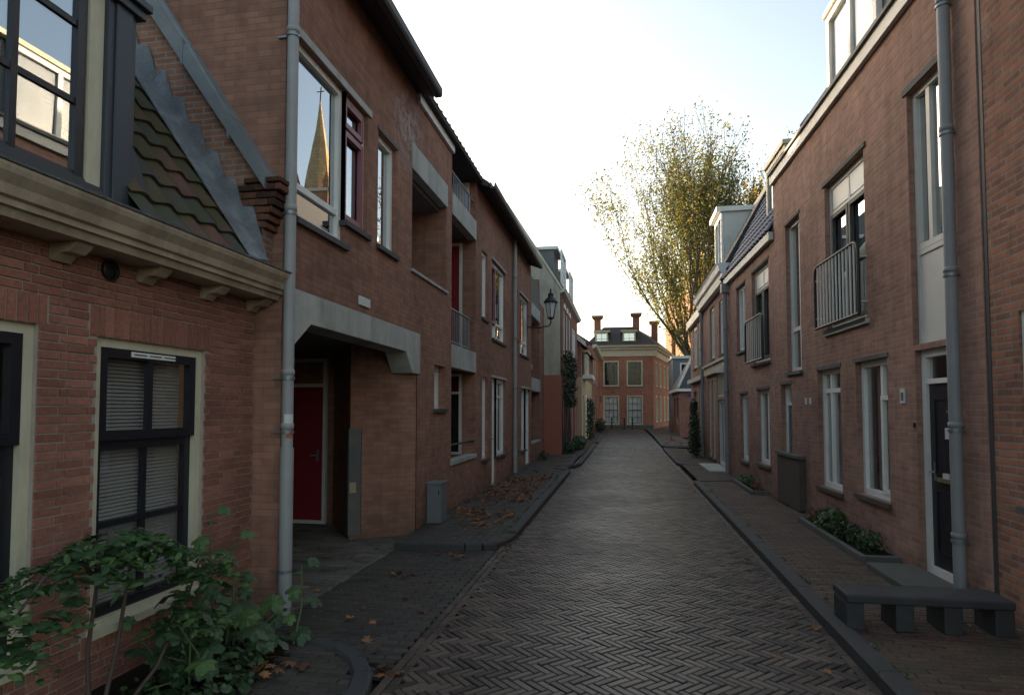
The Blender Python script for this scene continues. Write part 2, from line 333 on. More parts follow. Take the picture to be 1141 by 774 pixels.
def window(parent, P, a0, a1, z0, z1, mat='white', fw=.07, inset=.09, v=(), h=(), bars=.045, sill='brick', curtain=None, gl='glass',
           casements=(), room=.8, name='window', depth=.07, sillmat='concrete_dark'):
    f = MB(); i0, i1 = -inset-depth, -inset
    f.ring(P, a0, a1, z0, z1, fw, i0, i1)
    A0, A1, Z0, Z1 = a0+fw, a1-fw, z0+fw, z1-fw
    for q in v: x = A0+(A1-A0)*q; f.box(P, x-bars/2, x+bars/2, Z0, Z1, i0+.012, i1-.008)
    for q in h: x = Z0+(Z1-Z0)*q; f.box(P, A0, A1, x-bars/2, x+bars/2, i0+.015, i1-.012)
    w = f.build(name, mat, parent)
    g = MB(); g.box(P, A0, A1, Z0, Z1, i0+.02, i0+.026); g.build('pane', gl, w)
    for (c0, c1, y0, y1, cm) in casements:
        c = MB(); c.ring(P, c0, c1, y0, y1, .055, i1-.03, i1+.012); c.build('casement', cm, w)
    if sill:
        s_ = MB(); s_.box(P, a0-.04, a1+.04, z0-.055, z0-.002, -inset, .045); s_.build('sill', sillmat, w)
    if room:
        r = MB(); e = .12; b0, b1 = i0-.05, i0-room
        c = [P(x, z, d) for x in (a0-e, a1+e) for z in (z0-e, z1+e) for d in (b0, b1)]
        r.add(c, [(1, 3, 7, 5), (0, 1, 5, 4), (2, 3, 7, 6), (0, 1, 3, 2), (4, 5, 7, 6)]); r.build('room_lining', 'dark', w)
    if curtain == 'blind':
        c = MB(); z = Z0+.02
        while z < Z1-.01:
            d = i0-.035; c.add([P(A0, z, d), P(A1, z, d), P(A1, z+.019, d-.016), P(A0, z+.019, d-.016)], [(0, 1, 2, 3)]); z += .0235
        c.build('blind', 'blind', w, recalc=False)
    elif curtain:
        c = MB(); spans = {'net': [(A0, A1)], 'sides': [(A0, A0+(A1-A0)*.28), (A0+(A1-A0)*.74, A1)], 'left': [(A0, A0+(A1-A0)*.45)], 'right': [(A0+(A1-A0)*.55, A1)], 'half': [(A0, A1)]}[curtain]
        zt = Z0+(Z1-Z0)*.55 if curtain == 'half' else Z1
        for (x0, x1) in spans:
            n = max(6, int((x1-x0)/.03)); vs = []
            for k in range(n+1):
                x = x0+(x1-x0)*k/n; d = i0-.09+.018*sin(k*1.7)+.008*sin(k*.6)
                vs += [P(x, Z0, d), P(x, zt, d)]
            c.add(vs, [(2*k, 2*k+2, 2*k+3, 2*k+1) for k in range(n)], True)
        c.build('curtain', 'curtain', w, recalc=False)
    return w
def door(parent, P, a0, a1, z0, z1, fmat, lmat, transom=.3, inset=.1, fw=.07, glassleaf=False, name='door', handle=-1, room=True):
    f = MB(); i0, i1 = -inset-.07, -inset
    f.ring(P, a0, a1, z0, z1, fw, i0, i1); zt = z1-fw-transom
    if transom: f.box(P, a0+fw, a1-fw, zt-.05, zt, i0+.01, i1-.005)
    d = f.build(name, fmat, parent); A0, A1 = a0+fw, a1-fw; top = (zt-.05) if transom else z1-fw
    l = MB(); l.box(P, A0+.004, A1-.004, z0+fw+.004, top-.004, i0+.01, i1-.03)
    if glassleaf: pass
    else:
        for (q0, q1) in ((.08, .42), (.5, .92)):
            y0, y1 = z0+fw+(top-z0-fw)*q0, z0+fw+(top-z0-fw)*q1
            l.ring(P, A0+.1, A1-.1, y0, y1, .02, i1-.03, i1-.02)
    l.build('door_leaf', lmat, d)
    if transom:
        g = MB(); g.box(P, A0, A1, zt, z1-fw, i0+.02, i0+.026); g.build('transom_pane', 'glass', d)
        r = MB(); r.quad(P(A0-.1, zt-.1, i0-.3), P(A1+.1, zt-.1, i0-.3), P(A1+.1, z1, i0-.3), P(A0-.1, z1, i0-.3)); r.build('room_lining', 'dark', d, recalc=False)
    hx = A1-.09 if handle > 0 else A0+.09
    hm = MB(); zc = z0+1.02; hm.box(P, hx-.02, hx+.02, zc-.09, zc+.09, i1-.03, i1-.02); hm.tube([P(hx, zc, i1-.02), P(hx, zc, i1+.03), P(hx+.1*(-handle), zc, i1+.03)], .009, 8)
    hm.build('handle', 'steel', d)
    return d
def downpipe(parent, x, y, z0, z1, r, mat, axis, rings=(), sleeve=None, name='downpipe'):
    p = MB(); p.tube([(x, y, z0), (x, y, z1)], r, 18)
    for z in rings: p.tube([(x, y, z-.025), (x, y, z-.022), (x, y, z+.022), (x, y, z+.025)], [r, r*1.14, r*1.14, r], 18, False)
    if sleeve: p.tube([(x, y, sleeve[0]), (x, y, sleeve[1])], r*1.18, 18)
    o = p.build(name, mat, parent)
    for z in rings:
        b = MB(); z -= .05; b.tube([(x, y, z-.012), (x, y, z+.012)], r*1.2, 18); b.box(W, min(x, x+axis[0]*.13)-.006, max(x, x+axis[0]*.13)+.006, z-.008, z+.008, y-.01+min(0, axis[1]*.1), y+.01)
        b.build('pipe_clamp', 'steel', o)
    return o
def railing(parent, P, a0, a1, z0, z1, d, n, mat='steel', r=.012, name='railing', rr=.02):
    m = MB(); k = .12
    pts = [P(a0, z0, d), P(a0, z1-k, d), P(a0+k*.3, z1-k*.3, d), P(a0+k, z1, d), P(a1-k, z1, d), P(a1-k*.3, z1-k*.3, d), P(a1, z1-k, d), P(a1, z0, d)]
    m.tube(pts, rr, 10); m.tube([P(a0, z0, d), P(a1, z0, d)], rr, 10)
    for i in range(1, n): x = a0+(a1-a0)*i/n; m.tube([P(x, z0, d), P(x, z1, d)], r, 6, False)
    for a in ():
        for z in (z0+.12, z1-.25): m.tube([P(a, z, d), P(a, z, .0)], .01, 6)
    return m.build(name, mat, parent)
def pantiles(parent, O, U, S, nu, nv, tw=.23, th=.30, mat='tile_old', name='roof_tiles', amp=.035, pick=None):
    # O eave corner, U along eave (unit), S up the slope (unit)
    O, U, S = Vector(O), Vector(U).normalized(), Vector(S).normalized(); N = U.cross(S)
    if N.z < 0: N = -N
    m = MB(); seg = 8
    for j in range(nv):
        for i in range(nu):
            t = RND.random(); vs = []
            for e, (v, lift) in enumerate(((-.02, .035), (th+.03, .004))):
                for k in range(seg+1):
                    q = k/seg; hgt = amp*(.5+.5*sin(q*2*pi-.9)) + lift+RND.uniform(-.001, .001)
                    vs.append(O+U*((i+q)*tw)+S*(j*th+v)+N*hgt)
            low = [p-N*.02 for p in vs[:seg+1]]
            m.add(vs, [(k, k+1, seg+2+k, seg+1+k) for k in range(seg)], True, t)
            m.add(list(vs[:seg+1])+low, [(k, k+1, seg+2+k, seg+1+k) for k in range(seg)], False, t*.8)
    return m.build(name, mat, parent, recalc=False)
def undul(x, y): return .010*noise.noise(Vector((x*.9, y*.7, 0)))+.004*noise.noise(Vector((x*2.7, y*2.7, 5)))
def lay(mb, cx, cy, ang, L, w, z, rnd=.35, gap=.0035, hfun=None):
    ca, sa = cos(ang), sin(ang); t = min(1, max(0, .5+RND.gauss(0, rnd*.55))); dz = RND.uniform(-.0022, .0022)
    tx, ty = RND.uniform(-.012, .012), RND.uniform(-.022, .022); vs = []
    for (e, hz) in ((gap, -.0062), (gap+.0055, 0)):
        for (sx, sy) in ((-1, -1), (1, -1), (1, 1), (-1, 1)):
            lx, ly = sx*(L/2-e), sy*(w/2-e); X, Y = cx+lx*ca-ly*sa, cy+lx*sa+ly*ca
            vs.append((X, Y, z+hz+dz+tx*lx+ty*ly+(hfun(X, Y) if hfun else undul(X, Y))))
    base = [(v[0], v[1], z-.03) for v in vs[:4]]
    mb.add(base+vs, [(8, 9, 10, 11)]+[(i, (i+1) % 4, 4+(i+1) % 4, 4+i) for i in range(4)]+[(4+i, 4+(i+1) % 4, 8+(i+1) % 4, 8+i) for i in range(4)], False, t)
def running(mb, x0, x1, y0, y1, L, w, z, along='x', keep=None, rnd=.35, hfun=None):
    if along == 'x':
        j = 0; y = y0
        while y < y1-1e-6:
            x = x0-(L/2 if j % 2 else 0)
            while x < x1:
                a, b = max(x, x0), min(x+L, x1)
                if b-a > .03 and (keep is None or keep((a+b)/2, y+w/2)): lay(mb, (a+b)/2, y+w/2, 0, b-a, w, z, rnd, hfun=hfun)
                x += L
            y += w; j += 1
    else:
        j = 0; x = x0
        while x < x1-1e-6:
            y = y0-(L/2 if j % 2 else 0)
            while y < y1:
                a, b = max(y, y0), min(y+L, y1)
                if b-a > .03 and (keep is None or keep(x+w/2, (a+b)/2)): lay(mb, x+w/2, (a+b)/2, pi/2, b-a, w, z, rnd, hfun=hfun)
                y += L
            x += w; j += 1
def kerb_run(pts, name, label_w=.14, h=.10, z0=-.05):
    m = MB(); pts = [Vector((*p, 0)) for p in pts]
    for i in range(len(pts)-1):
        a, b = pts[i], pts[i+1]; L = (b-a).length; n = max(1, round(L/1.0)); d = (b-a).normalized(); s = Vector((-d.y, d.x, 0))
        for k in range(n):
            p = a+d*(L*k/n+.0015); q = a+d*(L*(k+1)/n-.0015); hh = h+RND.uniform(-.006, .006); w = label_w/2
            pr = [(-w, z0), (w, z0), (w, hh-.02), (w-.02, hh), (-w+.02, hh), (-w, hh-.02)]
            m.prism([p+s*x+Vector((0, 0, z)) for x, z in pr], q-p)
    return struct(m.build(name, 'kerb'))
def leafshape(kind='maple'):
    if kind == 'maple':
        return [(0, -.5), (.12, -.18), (.42, -.3), (.34, -.06), (.5, .16), (.24, .14), (.2, .3), (0, .55), (-.2, .3), (-.24, .14), (-.5, .16), (-.34, -.06), (-.42, -.3), (-.12, -.18)]
    if kind == 'lobed':
        return [(0, -.28), (.2, -.45), (.42, -.36), (.4, -.1), (.52, .08), (.34, .2), (.26, .42), (.08, .38), (0, .52), (-.08, .38), (-.26, .42), (-.34, .2), (-.52, .08), (-.4, -.1), (-.42, -.36), (-.2, -.45)]
    return [(0, -.5), (.2, -.2), (.2, .15), (0, .5), (-.2, .15), (-.2, -.2)]
def put_leaf(mb, c, nrm, size, kind, rot, tint, curl=.15):
    c, nrm = Vector(c), Vector(nrm).normalized(); a = nrm.orthogonal().normalized(); b = nrm.cross(a)
    pts = leafshape(kind); ca, sa = cos(rot), sin(rot); vs = [c]
    for (x, y) in pts:
        X, Y = (x*ca-y*sa)*size, (x*sa+y*ca)*size; rr = (x*x+y*y)*size
        vs.append(c+a*X+b*Y-nrm*(curl*rr)+nrm*RND.uniform(-.03, .03)*size)
    n = len(pts); mb.add(vs, [(0, 1+i, 1+(i+1) % n) for i in range(n)], False, tint)
def foliage_ball(mb, c, rad, n, size, kind, tl=(.1, .9), up=.4):
    c = Vector(c)
    for _ in range(n):
        d = Vector((RND.gauss(0, 1), RND.gauss(0, 1), RND.gauss(0, 1))).normalized(); r = RND.random()**.4
        p = c+Vector((d.x*rad[0], d.y*rad[1], d.z*rad[2]))*r
        nn = d*.6+Vector((0, 0, up))+Vector((RND.gauss(0, .5), RND.gauss(0, .5), RND.gauss(0, .4)))
        put_leaf(mb, p, nn, size*RND.uniform(.6, 1.25), kind, RND.uniform(0, 6.3), RND.uniform(*tl))

# ------------------------------------------------------------ SETTING: ground, road, pavements
g = MB(); g.quad((-600, -300, -.06), (600, -300, -.06), (600, 900, -.06), (-600, 900, -.06)); struct(g.build('ground', 'sand', recalc=False))
HL, HR = -1.42, 1.50
Lb, wb = .186, .056
rd = MB(); c45, s45 = cos(pi/4), sin(pi/4)
def road_h(x, y): return undul(x, y)+.006-.009*((x-.04)/1.46)**2
def herring(mb, x0, x1, y0, y1, z):
    import itertools
    XO = 0; n = int((x1-x0)/(wb*1.414))+8; m = int((y1-y0)/(Lb*1.414))+6
    for j in range(-4, m+1):
        for i in range(-n, n+1):
            ox, oy = i*wb+j*Lb, i*wb-j*Lb
            for (hx, hy, ang) in ((ox+Lb/2, oy+wb/2, 0), (ox+wb/2, oy+wb+Lb/2, pi/2)):
                Y = hx*c45-hy*s45+y0; X = -(hx*s45+hy*c45)+XO
                if x0-.05 < X < x1+.07 and y0 < Y < y1: lay(mb, X, Y, ang+pi*.75, Lb, wb, z, .62, hfun=road_h)
herring(rd, HL+.02, HR-.02, 1.6, 54.5, 0)
# straight courses along both gutters
running(rd, HL-.13, HL, 1.6, 54, .205, .065, .004, 'y', hfun=lambda x, y: undul(x, y)*.5)
running(rd, HR, HR+.0651, 1.6, 54, .205, .065, .004, 'y', hfun=lambda x, y: undul(x, y)*.5)
struct(rd.build('road', 'pv', recalc=False))
# left: brick driveway in front of the passage, flush with the road
pl = MB()
def corner(x, y, r=0):
    if x > -1.57-r: return False
    if y > 4.38-r: return False
    if x < -2.35 or y < 3.5: return True
    return ((x+2.35)/(.78-r))**2+((y-3.5)/(.86-r))**2 < 1
def inside_out(x, y): return not corner(x, y, -.06)
def kd(x, y): return inside_out(x, y) 
running(pl, -2.80, HL-.13, 1.6, 7.62, .205, .068, -.004, 'x', keep=lambda x, y: kd(x, y) and y > 3.6)
struct(pl.build('driveway', 'pv_left', recalc=False))
# raised pavements
p1 = MB()
def keep_near(x, y):
    if x < -2.05: return True
    return (x+2.05)**2/.5**2+(y-3.0)**2/1.0**2 < 1 or y < 3.0 and x < -1.6
running(p1, -3.1, -1.5, 1.6, 4.4, .205, .068, .055, 'x', keep=lambda x, y: corner(x, y, .03) and not (x < -2.3 and y < 4.1))
def keep_far(x, y): return x < -1.55 and y > 7.66+(0 if x < -1.95 else (x+1.95)**2*1.2)
running(p1, -2.85, -1.55, 7.66, 22.7, .205, .068, .075, 'x', keep=keep_far)
running(p1, -2.3, -1.5, 22.7, 52, .205, .068, .07, 'x')
struct(p1.build('pavement', 'pv_left', recalc=False))
p2 = MB()
running(p2, 1.70, 3.0, 1.6, 15.1, .205, .068, .075, 'x', keep=lambda x, y: x < 3.17-.03*y)
running(p2, 1.70, 2.8, 15.3, 27.0, .205, .068, .075, 'x')
running(p2, 1.75, 3.3, 28.2, 53, .205, .068, .07, 'x')
struct(p2.build('pavement', 'pv_right', recalc=False))
pp = MB(); running(pp, -6.0, -2.82, 4.9, 9.0, .21, .105, .004, 'x', rnd=.3); struct(pp.build('path', 'pv_light', recalc=False))
b_ = MB(); b_.quad((-6, -2, -.03), (4.5, -2, -.03), (4.5, 60, -.03), (-6, 60, -.03))
sq = MB(); sq.quad((-9, 52, -.004), (14, 52, -.004), (14, 90, -.004), (-9, 90, -.004)); struct(sq.build('square', 'pv_left', recalc=False))
# kerbs
kerb_run([(-1.60, 1.5), (-1.57, 3.3), (-1.59, 3.62), (-1.66, 3.86), (-1.79, 4.07), (-1.99, 4.24), (-2.24, 4.34), (-2.6, 4.38), (-3.1, 4.38)], 'kerb', .13, .075)
kerb_run([(-2.84, 7.62), (-2.30, 7.62), (-1.95, 7.64), (-1.76, 7.71), (-1.62, 7.85), (-1.54, 8.08), (-1.50, 8.4)], 'kerb', .13, .08)
kerb_run([(-1.49, 8.4), (-1.49, 17.0)], 'kerb', .13)
kerb_run([(-1.49, 17.0), (-1.62, 17.35), (-1.9, 17.5)], 'kerb', .13)
kerb_run([(-1.9, 18.2), (-1.5, 18.4), (-1.35, 19.2), (-1.3, 29.0)], 'kerb', .13)
kerb_run([(-1.3, 31.0), (-1.25, 50.0)], 'kerb', .13)
kerb_run([(1.635, 1.5), (1.635, 15.0), (2.6, 15.35)], 'kerb', .14)
kerb_run([(2.2, 19.2), (1.75, 19.4), (1.64, 20.0), (1.66, 27.0), (2.2, 27.3)], 'kerb', .14)
kerb_run([(2.9, 28.5), (1.8, 28.7), (1.72, 29.2), (1.9, 45.0)], 'kerb', .14)

# ------------------------------------------------------------ 1. near left house
PA = plane_y(-3.1, 1)
h1 = thing('brick_house', (-3.1, 3.5, 0), 'old red brick house at the left edge with cream cornice and big dormer', 'house')
ops1 = [(1.85, 2.87, .40, 2.20), (3.26, 4.24, .42, 2.18)]
wm = MB(); wall_grid(wm, PA, .6, 4.87, 0, 2.95, ops1, .12, d=-.006)
wm.prism([PA(.6, 0, -.01), PA(4.865, 0, -.01), PA(4.865, 0, -7), PA(.6, 0, -7)], (0, 0, .001))
wm.quad(PA(4.865, 0, -.01), PA(4.865, 2.9, -.01), PA(4.865, 2.9, -7), PA(4.865, 0, -7)); wm.quad(PA(.6, 0, -.01), PA(.6, 2.9, -.01), PA(.6, 2.9, -7), PA(.6, 0, -7))
wallo = wm.build('wall', 'mortar', h1, recalc=False)
bk = MB(); z = 0.0; j = 0; rh = .0505
def blk(P, a, b, z0, z1, d, t):
    e = .0035; j1, j2, j3 = RND.uniform(-.0015, .0015), RND.uniform(-.0015, .0015), RND.uniform(-.001, .001)
    fr = [P(a+e, z0+j1, d), P(b-e, z0+j2, d), P(b-e, z1+j2, d), P(a+e, z1+j1, d)]
    bkv = [P(a, z0-.001+j1, -.008), P(b, z0-.001+j2, -.008), P(b, z1+.001+j2, -.008), P(a, z1+.001+j1, -.008)]
    bk.add(fr+bkv, [(0, 1, 2, 3), (0, 1, 5, 4), (1, 2, 6, 5), (2, 3, 7, 6), (3, 0, 4, 7)], False, t)
soldz = {q: (o[3], math.ceil((o[3]+.15)/rh)*rh) for q, o in enumerate(ops1)}; solb = {q: math.floor((o[2]-.09)/rh)*rh for q, o in enumerate(ops1)}
while z < 2.9:
    x = .6-(.046 if j % 2 else 0); k = 0
    while x < 4.87:
        L = .185 if (j % 2 == 0) else (.0925 if k % 3 == 2 else .185)
        a, b = max(.6, x), min(4.865, x+L); z1 = z+rh-.011
        segs = [(a, b)]
        for qi, o in enumerate(ops1):
            hi = soldz[qi][1]-.01; lo = solb[qi]+.01
            if z1 > lo and z < hi: 
                e0, e1 = (o[0]-.06, o[1]+.06) if (z > o[3]-.02 or z < o[2]) else (o[0], o[1])
                ns = []
                for (p, q) in segs:
                    if q <= e0 or p >= e1: ns.append((p, q))
                    else:
                        if p < e0: ns.append((p, e0))
                        if q > e1: ns.append((e1, q))
                segs = ns
        for (p, q) in segs:
            if q-p > .025: blk(PA, p+.0045, q-.0045, z, z1, RND.uniform(.001, .006), min(1, max(0,   .5+RND.gauss(0, .2))))
        x += L; k += 1
    z += rh; j += 1
bk.build('brick_facing', 'brick_old', h1, recalc=False)
for qi, o in enumerate(ops1):
    for (y0, y1, nm) in ((o[3]+.004, soldz[qi][1]-.011, 'window_arch'), (solb[qi], o[2]-.006, 'brick_sill')):
        bk = MB(); x = o[0]-.055
        while x < o[1]+.05: blk(PA, x+.003, x+.053, y0, y1, RND.uniform(.002, .006), min(1, max(0, .5+RND.gauss(0, .2)))); x += .0595
        bk.build(nm, 'soldier', h1, recalc=False)
for (a0, a1, z0, z1) in ops1:
    f = MB(); f.ring(PA, a0, a1, z0, z1, .055, -.12, -.03); f.box(PA, a0-.02, a1+.02, z0-.03, z0+.02, -.12, .03)
    w = f.build('window', 'cream', h1)
    A0, A1, Z0, Z1 = a0+.055, a1-.055, z0+.055, z1-.055; zm = Z0+(Z1-Z0)*.67
    s = MB(); s.ring(PA, A0, A1, zm-.03, Z1, .06, -.085, -.035); s.box(PA, (A0+A1)/2-.02, (A0+A1)/2+.02, zm+.03, Z1-.06, -.08, -.045); s.build('upper_sash', 'black', w)
    s = MB(); s.ring(PA, A0, A1, Z0, zm-.032, .06, -.115, -.07); m_ = (A0+A1)/2
    s.box(PA, m_-.018, m_+.018, Z0+.06, zm-.092, -.11, -.078); zq = Z0+(zm-Z0)*.5; s.box(PA, A0+.06, A1-.06, zq-.018, zq+.018, -.109, -.079); s.build('lower_sash', 'black', w)
    g = MB(); g.box(PA, A0+.05, A1-.05, Z0+.05, Z1-.05, -.1, -.096); g.build('pane', 'glass', w)
    s = MB(); z = Z0+.03
    while z < Z1-.02: s.add([PA(A0+.02, z, -.150), PA(A1-.02, z, -.150), PA(A1-.02, z+.02, -.166), PA(A0+.02, z+.02, -.166)], [(0, 1, 2, 3)]); z += .0245
    s.build('blind', 'blind', w, recalc=False)
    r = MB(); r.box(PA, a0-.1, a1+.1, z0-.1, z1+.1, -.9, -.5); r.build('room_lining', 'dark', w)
    v_ = MB(); v_.box(PA, a0+.30, a1-.28, Z1-.045, Z1-.012, -.035, -.028); vo = v_.build('vent_strip', 'white', w)
    v_ = MB()
    for k in range(3): q0 = a0+.32+k*.135; v_.box(PA, q0, q0+.11, Z1-.032, Z1-.024, -.028, -.026)
    v_.build('vent_slot', 'fascia', w)
# cornice with brackets
cm = MB(); cm.profile(PA, [(.0, 2.66), (.22, 2.66), (.235, 2.70), (.26, 2.705), (.262, 2.735), (.285, 2.745), (.30, 2.79), (.335, 2.835), (.345, 2.86), (.345, 2.875), (.0, 2.875)], .6, 4.87)
co = cm.build('cornice', 'cornice', h1)
cm = MB(); cm.profile(PA, [(-.02, 2.878), (.355, 2.878), (.36, 2.889), (-.02, 2.894)], .6, 4.89); cm.build('cornice_flashing', 'lead', co)
for sb in (1.15, 1.75, 2.36, 2.97, 3.6, 4.22, 4.80):
    c = MB(); c.profile(PA, [(.0, 2.57), (.03, 2.56), (.07, 2.60), (.13, 2.605), (.17, 2.64), (.18, 2.658), (.0, 2.658)], sb-.055, sb+.055); c.build('cornice_bracket', 'cornice', h1)
c = MB(); cc = PA(3.32, 2.59, .008); c.lathe((0, 0, 0), [(.001, .008), (.05, .008), (.055, .0), (.062, 0), (.062, .02), (.055, .024)], 18)
c.v = [tuple(cc+Vector((v[2], v[0], v[1]))) for v in c.v]; c.build('air_vent', 'blackmetal', h1)
# roof: steep tiled slope, ridge back
sl = Vector((-1.15, 0, 1.66)).normalized(); eo = Vector((-2.93, .7, 2.90))
rf = MB(); L_ = 4.6; e0 = Vector((-2.95, .7, 2.86)); e1 = Vector((-2.95, 4.82, 2.86)); tp = sl*L_
rf.prism([e0, e0+tp, e0+tp+Vector((-2.6, 0, -3.76)), e0+Vector((0, 0, 0))+Vector((-5.3, 0, 0))], (0, 4.10, 0)); rf.build('roof', 'roof_dark', h1)
N_ = Vector((0, 1, 0)).cross(sl)
pantiles(h1, Vector((-2.93, 3.40, 2.90)), (0, 1, 0), sl, 6, 12, .23, .25, 'tile_old')
# dormer
dz = MB(); dz.box(PA, .9, 3.14, 4.62, 4.75, -2.6, .16); dz.box(PA, .9, 3.56, 4.80, 4.9, -2.6, .22); dz.box(PA, 3.22, 3.40, 2.95, 4.62, -2.2, -.12); dz.box(PA, .9, 3.40, 4.62, 4.82, -2.2, -.05)
do = dz.build('dormer', 'slatezinc', h1)
w = window(h1, PA, .95, 3.24, 2.90, 4.60, 'cream', .10, .0, v=(), h=(), curtain=None, gl='glass_hi', room=1.0, sill=None, depth=.06, name='dormer_window')
s = MB(); s.ring(PA, 1.06, 3.13, 3.01, 4.49, .06, -.04, -.012)
for x in (1.55, 2.14, 2.70): s.box(PA, x-.02, x+.02, 3.07, 4.43, -.037, -.018)
for z in (3.53, 3.99): s.box(PA, 1.12, 3.07, z-.018, z+.018, -.036, -.02)
s.build('sash', 'black', w)
s = MB(); z = 3.1
while z < 3.52: s.add([PA(1.1, z, -.075), PA(3.1, z, -.075), PA(3.1, z+.02, -.09), PA(1.1, z+.02, -.09)], [(0, 1, 2, 3)]); z += .0245
s.build('blind', 'blind', w, recalc=False)
c = MB(); c.box(PA, 3.243, 3.46, 2.9, 4.62, -.10, .03); c.box(PA, 3.29, 3.42, 3.0, 4.45, .03, .045); c.box(PA, 3.235, 3.50, 4.25, 4.31, -.10, .07); c.box(PA, 3.225, 3.52, 4.31, 4.36, -.10, .10)
c.prism([PA(3.46, 2.9, -.06), PA(3.66, 2.9, -.06), PA(3.66, 3.05, -.06), PA(3.62, 3.2, -.06), PA(3.55, 3.33, -.06), PA(3.50, 3.42, -.06), PA(3.46, 3.5, -.06)], (.06, 0, 0))
c.build('dormer_pilaster', 'slatezinc', h1, bevel=.006)
# raised party wall with zinc coping, stepped lead flashing and corbelled kneeler
pw = MB(); PX = plane_x(4.72)
sp = 1.50
def cz(x): return 3.64+(-2.93-x)*sp
pw.prism([PX(-2.95, 2.95), PX(-2.93, 3.64), PX(-4.9, cz(-4.9)), PX(-4.9, 2.95)], (0, .15, 0)); pw.build('gable_wall', 'brick_party', h1)
c = MB(); c.prism([(-2.90, 4.66, 3.56), (-2.90, 4.66, 3.70), (-4.92, 4.66, cz(-4.92)+.10), (-4.92, 4.66, cz(-4.92)-.16)], (0, .27, 0)); 
for k in range(4):
    x = -3.25-k*.45; c.prism([(x, 4.65, cz(x)-.10), (x+.02, 4.65, cz(x)-.13), (x+.02, 4.65, cz(x)+.09), (x, 4.65, cz(x)+.12)], (0, .29, 0))

c.prism([(-2.92, 4.66, 3.70), (-2.96, 4.66, 3.80), (-4.92, 4.80, cz(-4.92)+.22), (-4.92, 4.66, cz(-4.92)+.08)], (0, .02, 0)); c.build('zinc_coping', 'zinc', h1)
c = MB()
for k in range(11):
    q = k/10; zz = 2.93+k*.0625; xo = -3.08+.05+.26*q
    x = -3.18+.02*q+RND.uniform(-.02, .0)
    while x < xo-.02: x2 = min(x+RND.uniform(.10, .2), xo); c.box(PX, x, x2-.004, zz, zz+.052+RND.uniform(-.004, .004), -.17+RND.uniform(-.01, .01), .012+.018*q+RND.uniform(-.006, .006), tint=min(1, max(0, RND.gauss(.4, .25)))); x = x2
c.box(PX, -3.10, -2.77, 3.62, 3.66, -.18, .04, tint=.2); c.build('kneeler', 'brick_moss', h1, bevel=.006)
c = MB(); q = Vector((-3.03, 4.705, 3.0)); n_ = 12
base = lambda t: Vector((-3.0, 0, 2.93))+sl*t
c.prism([(base(0).x, 4.695, base(0).z), (base(2.6).x, 4.695, base(2.6).z), (base(2.6).x, 4.695, base(2.6).z+.16), (base(0).x, 4.695, base(0).z+.16)], (0, .012, 0))
for k in range(8):
    b0 = base(.06+k*.30); c.prism([(b0.x+.16, 4.683-.001*(k%2), b0.z-.02), (b0.x-.20, 4.683-.001*(k%2), b0.z+.26), (b0.x-.20, 4.683-.001*(k%2), b0.z+.46), (b0.x+.02, 4.683-.001*(k%2), b0.z+.44)], (0, .012, 0))
NS = Vector((sl.z, 0, -sl.x))
c.prism([tuple(base(-.05)+Vector((0, 4.69, 0))+NS*.12), tuple(base(2.6)+Vector((0, 4.69, 0))+NS*.12), tuple(base(2.6)+Vector((0, 4.50, 0))+NS*.085), tuple(base(-.05)+Vector((0, 4.50, 0))+NS*.085)], tuple(NS*.01)); c.build('stepped_flashing', 'lead', h1)

# ------------------------------------------------------------ 2. long brown brick apartment block on the left
PB = plane_y(-2.85, 1)
b2 = thing('apartment_building', (-2.85, 12, 0), 'long orange-brown brick apartment block on the left with passage, loggia, balconies and grey gutters', 'building')
ZT = 6.22
opsB = [(5.02, 8.42, 0, 2.80, 0), (5.09, 6.07, 3.44, 5.08), (6.07, 6.64, 3.70, 5.08), (6.95, 7.56, 3.68, 5.06), (8.17, 9.87, 3.65, 5.05, 0), (9.24, 9.85, 1.74, 2.42, .22)]
wB = MB(); wall_grid(wB, PB, 4.88, 10.2, 0, ZT, opsB, .14)
opsB2 = [(12.5, 13.05, 3.62, 5.02), (13.5, 15.08, 3.30, 5.04), (16.55, 16.95, 3.62, 5.0), (17.3, 18.85, 3.28, 4.98),
         (12.53, 13.05, .70, 2.40), (13.5, 14.0, .05, 2.42), (14.0, 15.08, .66, 2.42), (16.6, 17.0, .62, 2.34), (17.5, 18.3, .55, 2.32), (18.3, 19.2, .05, 2.32)]
wall_grid(wB, PB, 11.95, 19.5, 0, ZT, opsB2, .12)
wall_grid(wB, PB, 21.5, 22.69, 0, 5.4, [], .12); wall_grid(wB, PB, 19.5, 21.5, 0, .62, [])
# side walls facing the camera and the body
wB.quad(PB(4.88, 0, 0), PB(4.88, ZT, 0), PB(4.88, ZT+3, -4.2), PB(4.88, 0, -4.2)); wB.quad(PB(4.88, 0, -4.2), PB(4.88, ZT+3, -4.2), PB(4.88, ZT, -8.4), PB(4.88, 0, -8.4))
wB.quad(PB(22.69, 0, 0), PB(22.69, 5.4, 0), PB(22.69, 5.4, -8.4), PB(22.69, 0, -8.4)); wB.quad(PB(4.88, 0, -8.4), PB(22.69, 0, -8.4), PB(22.69, ZT, -8.4), PB(4.88, ZT, -8.4))
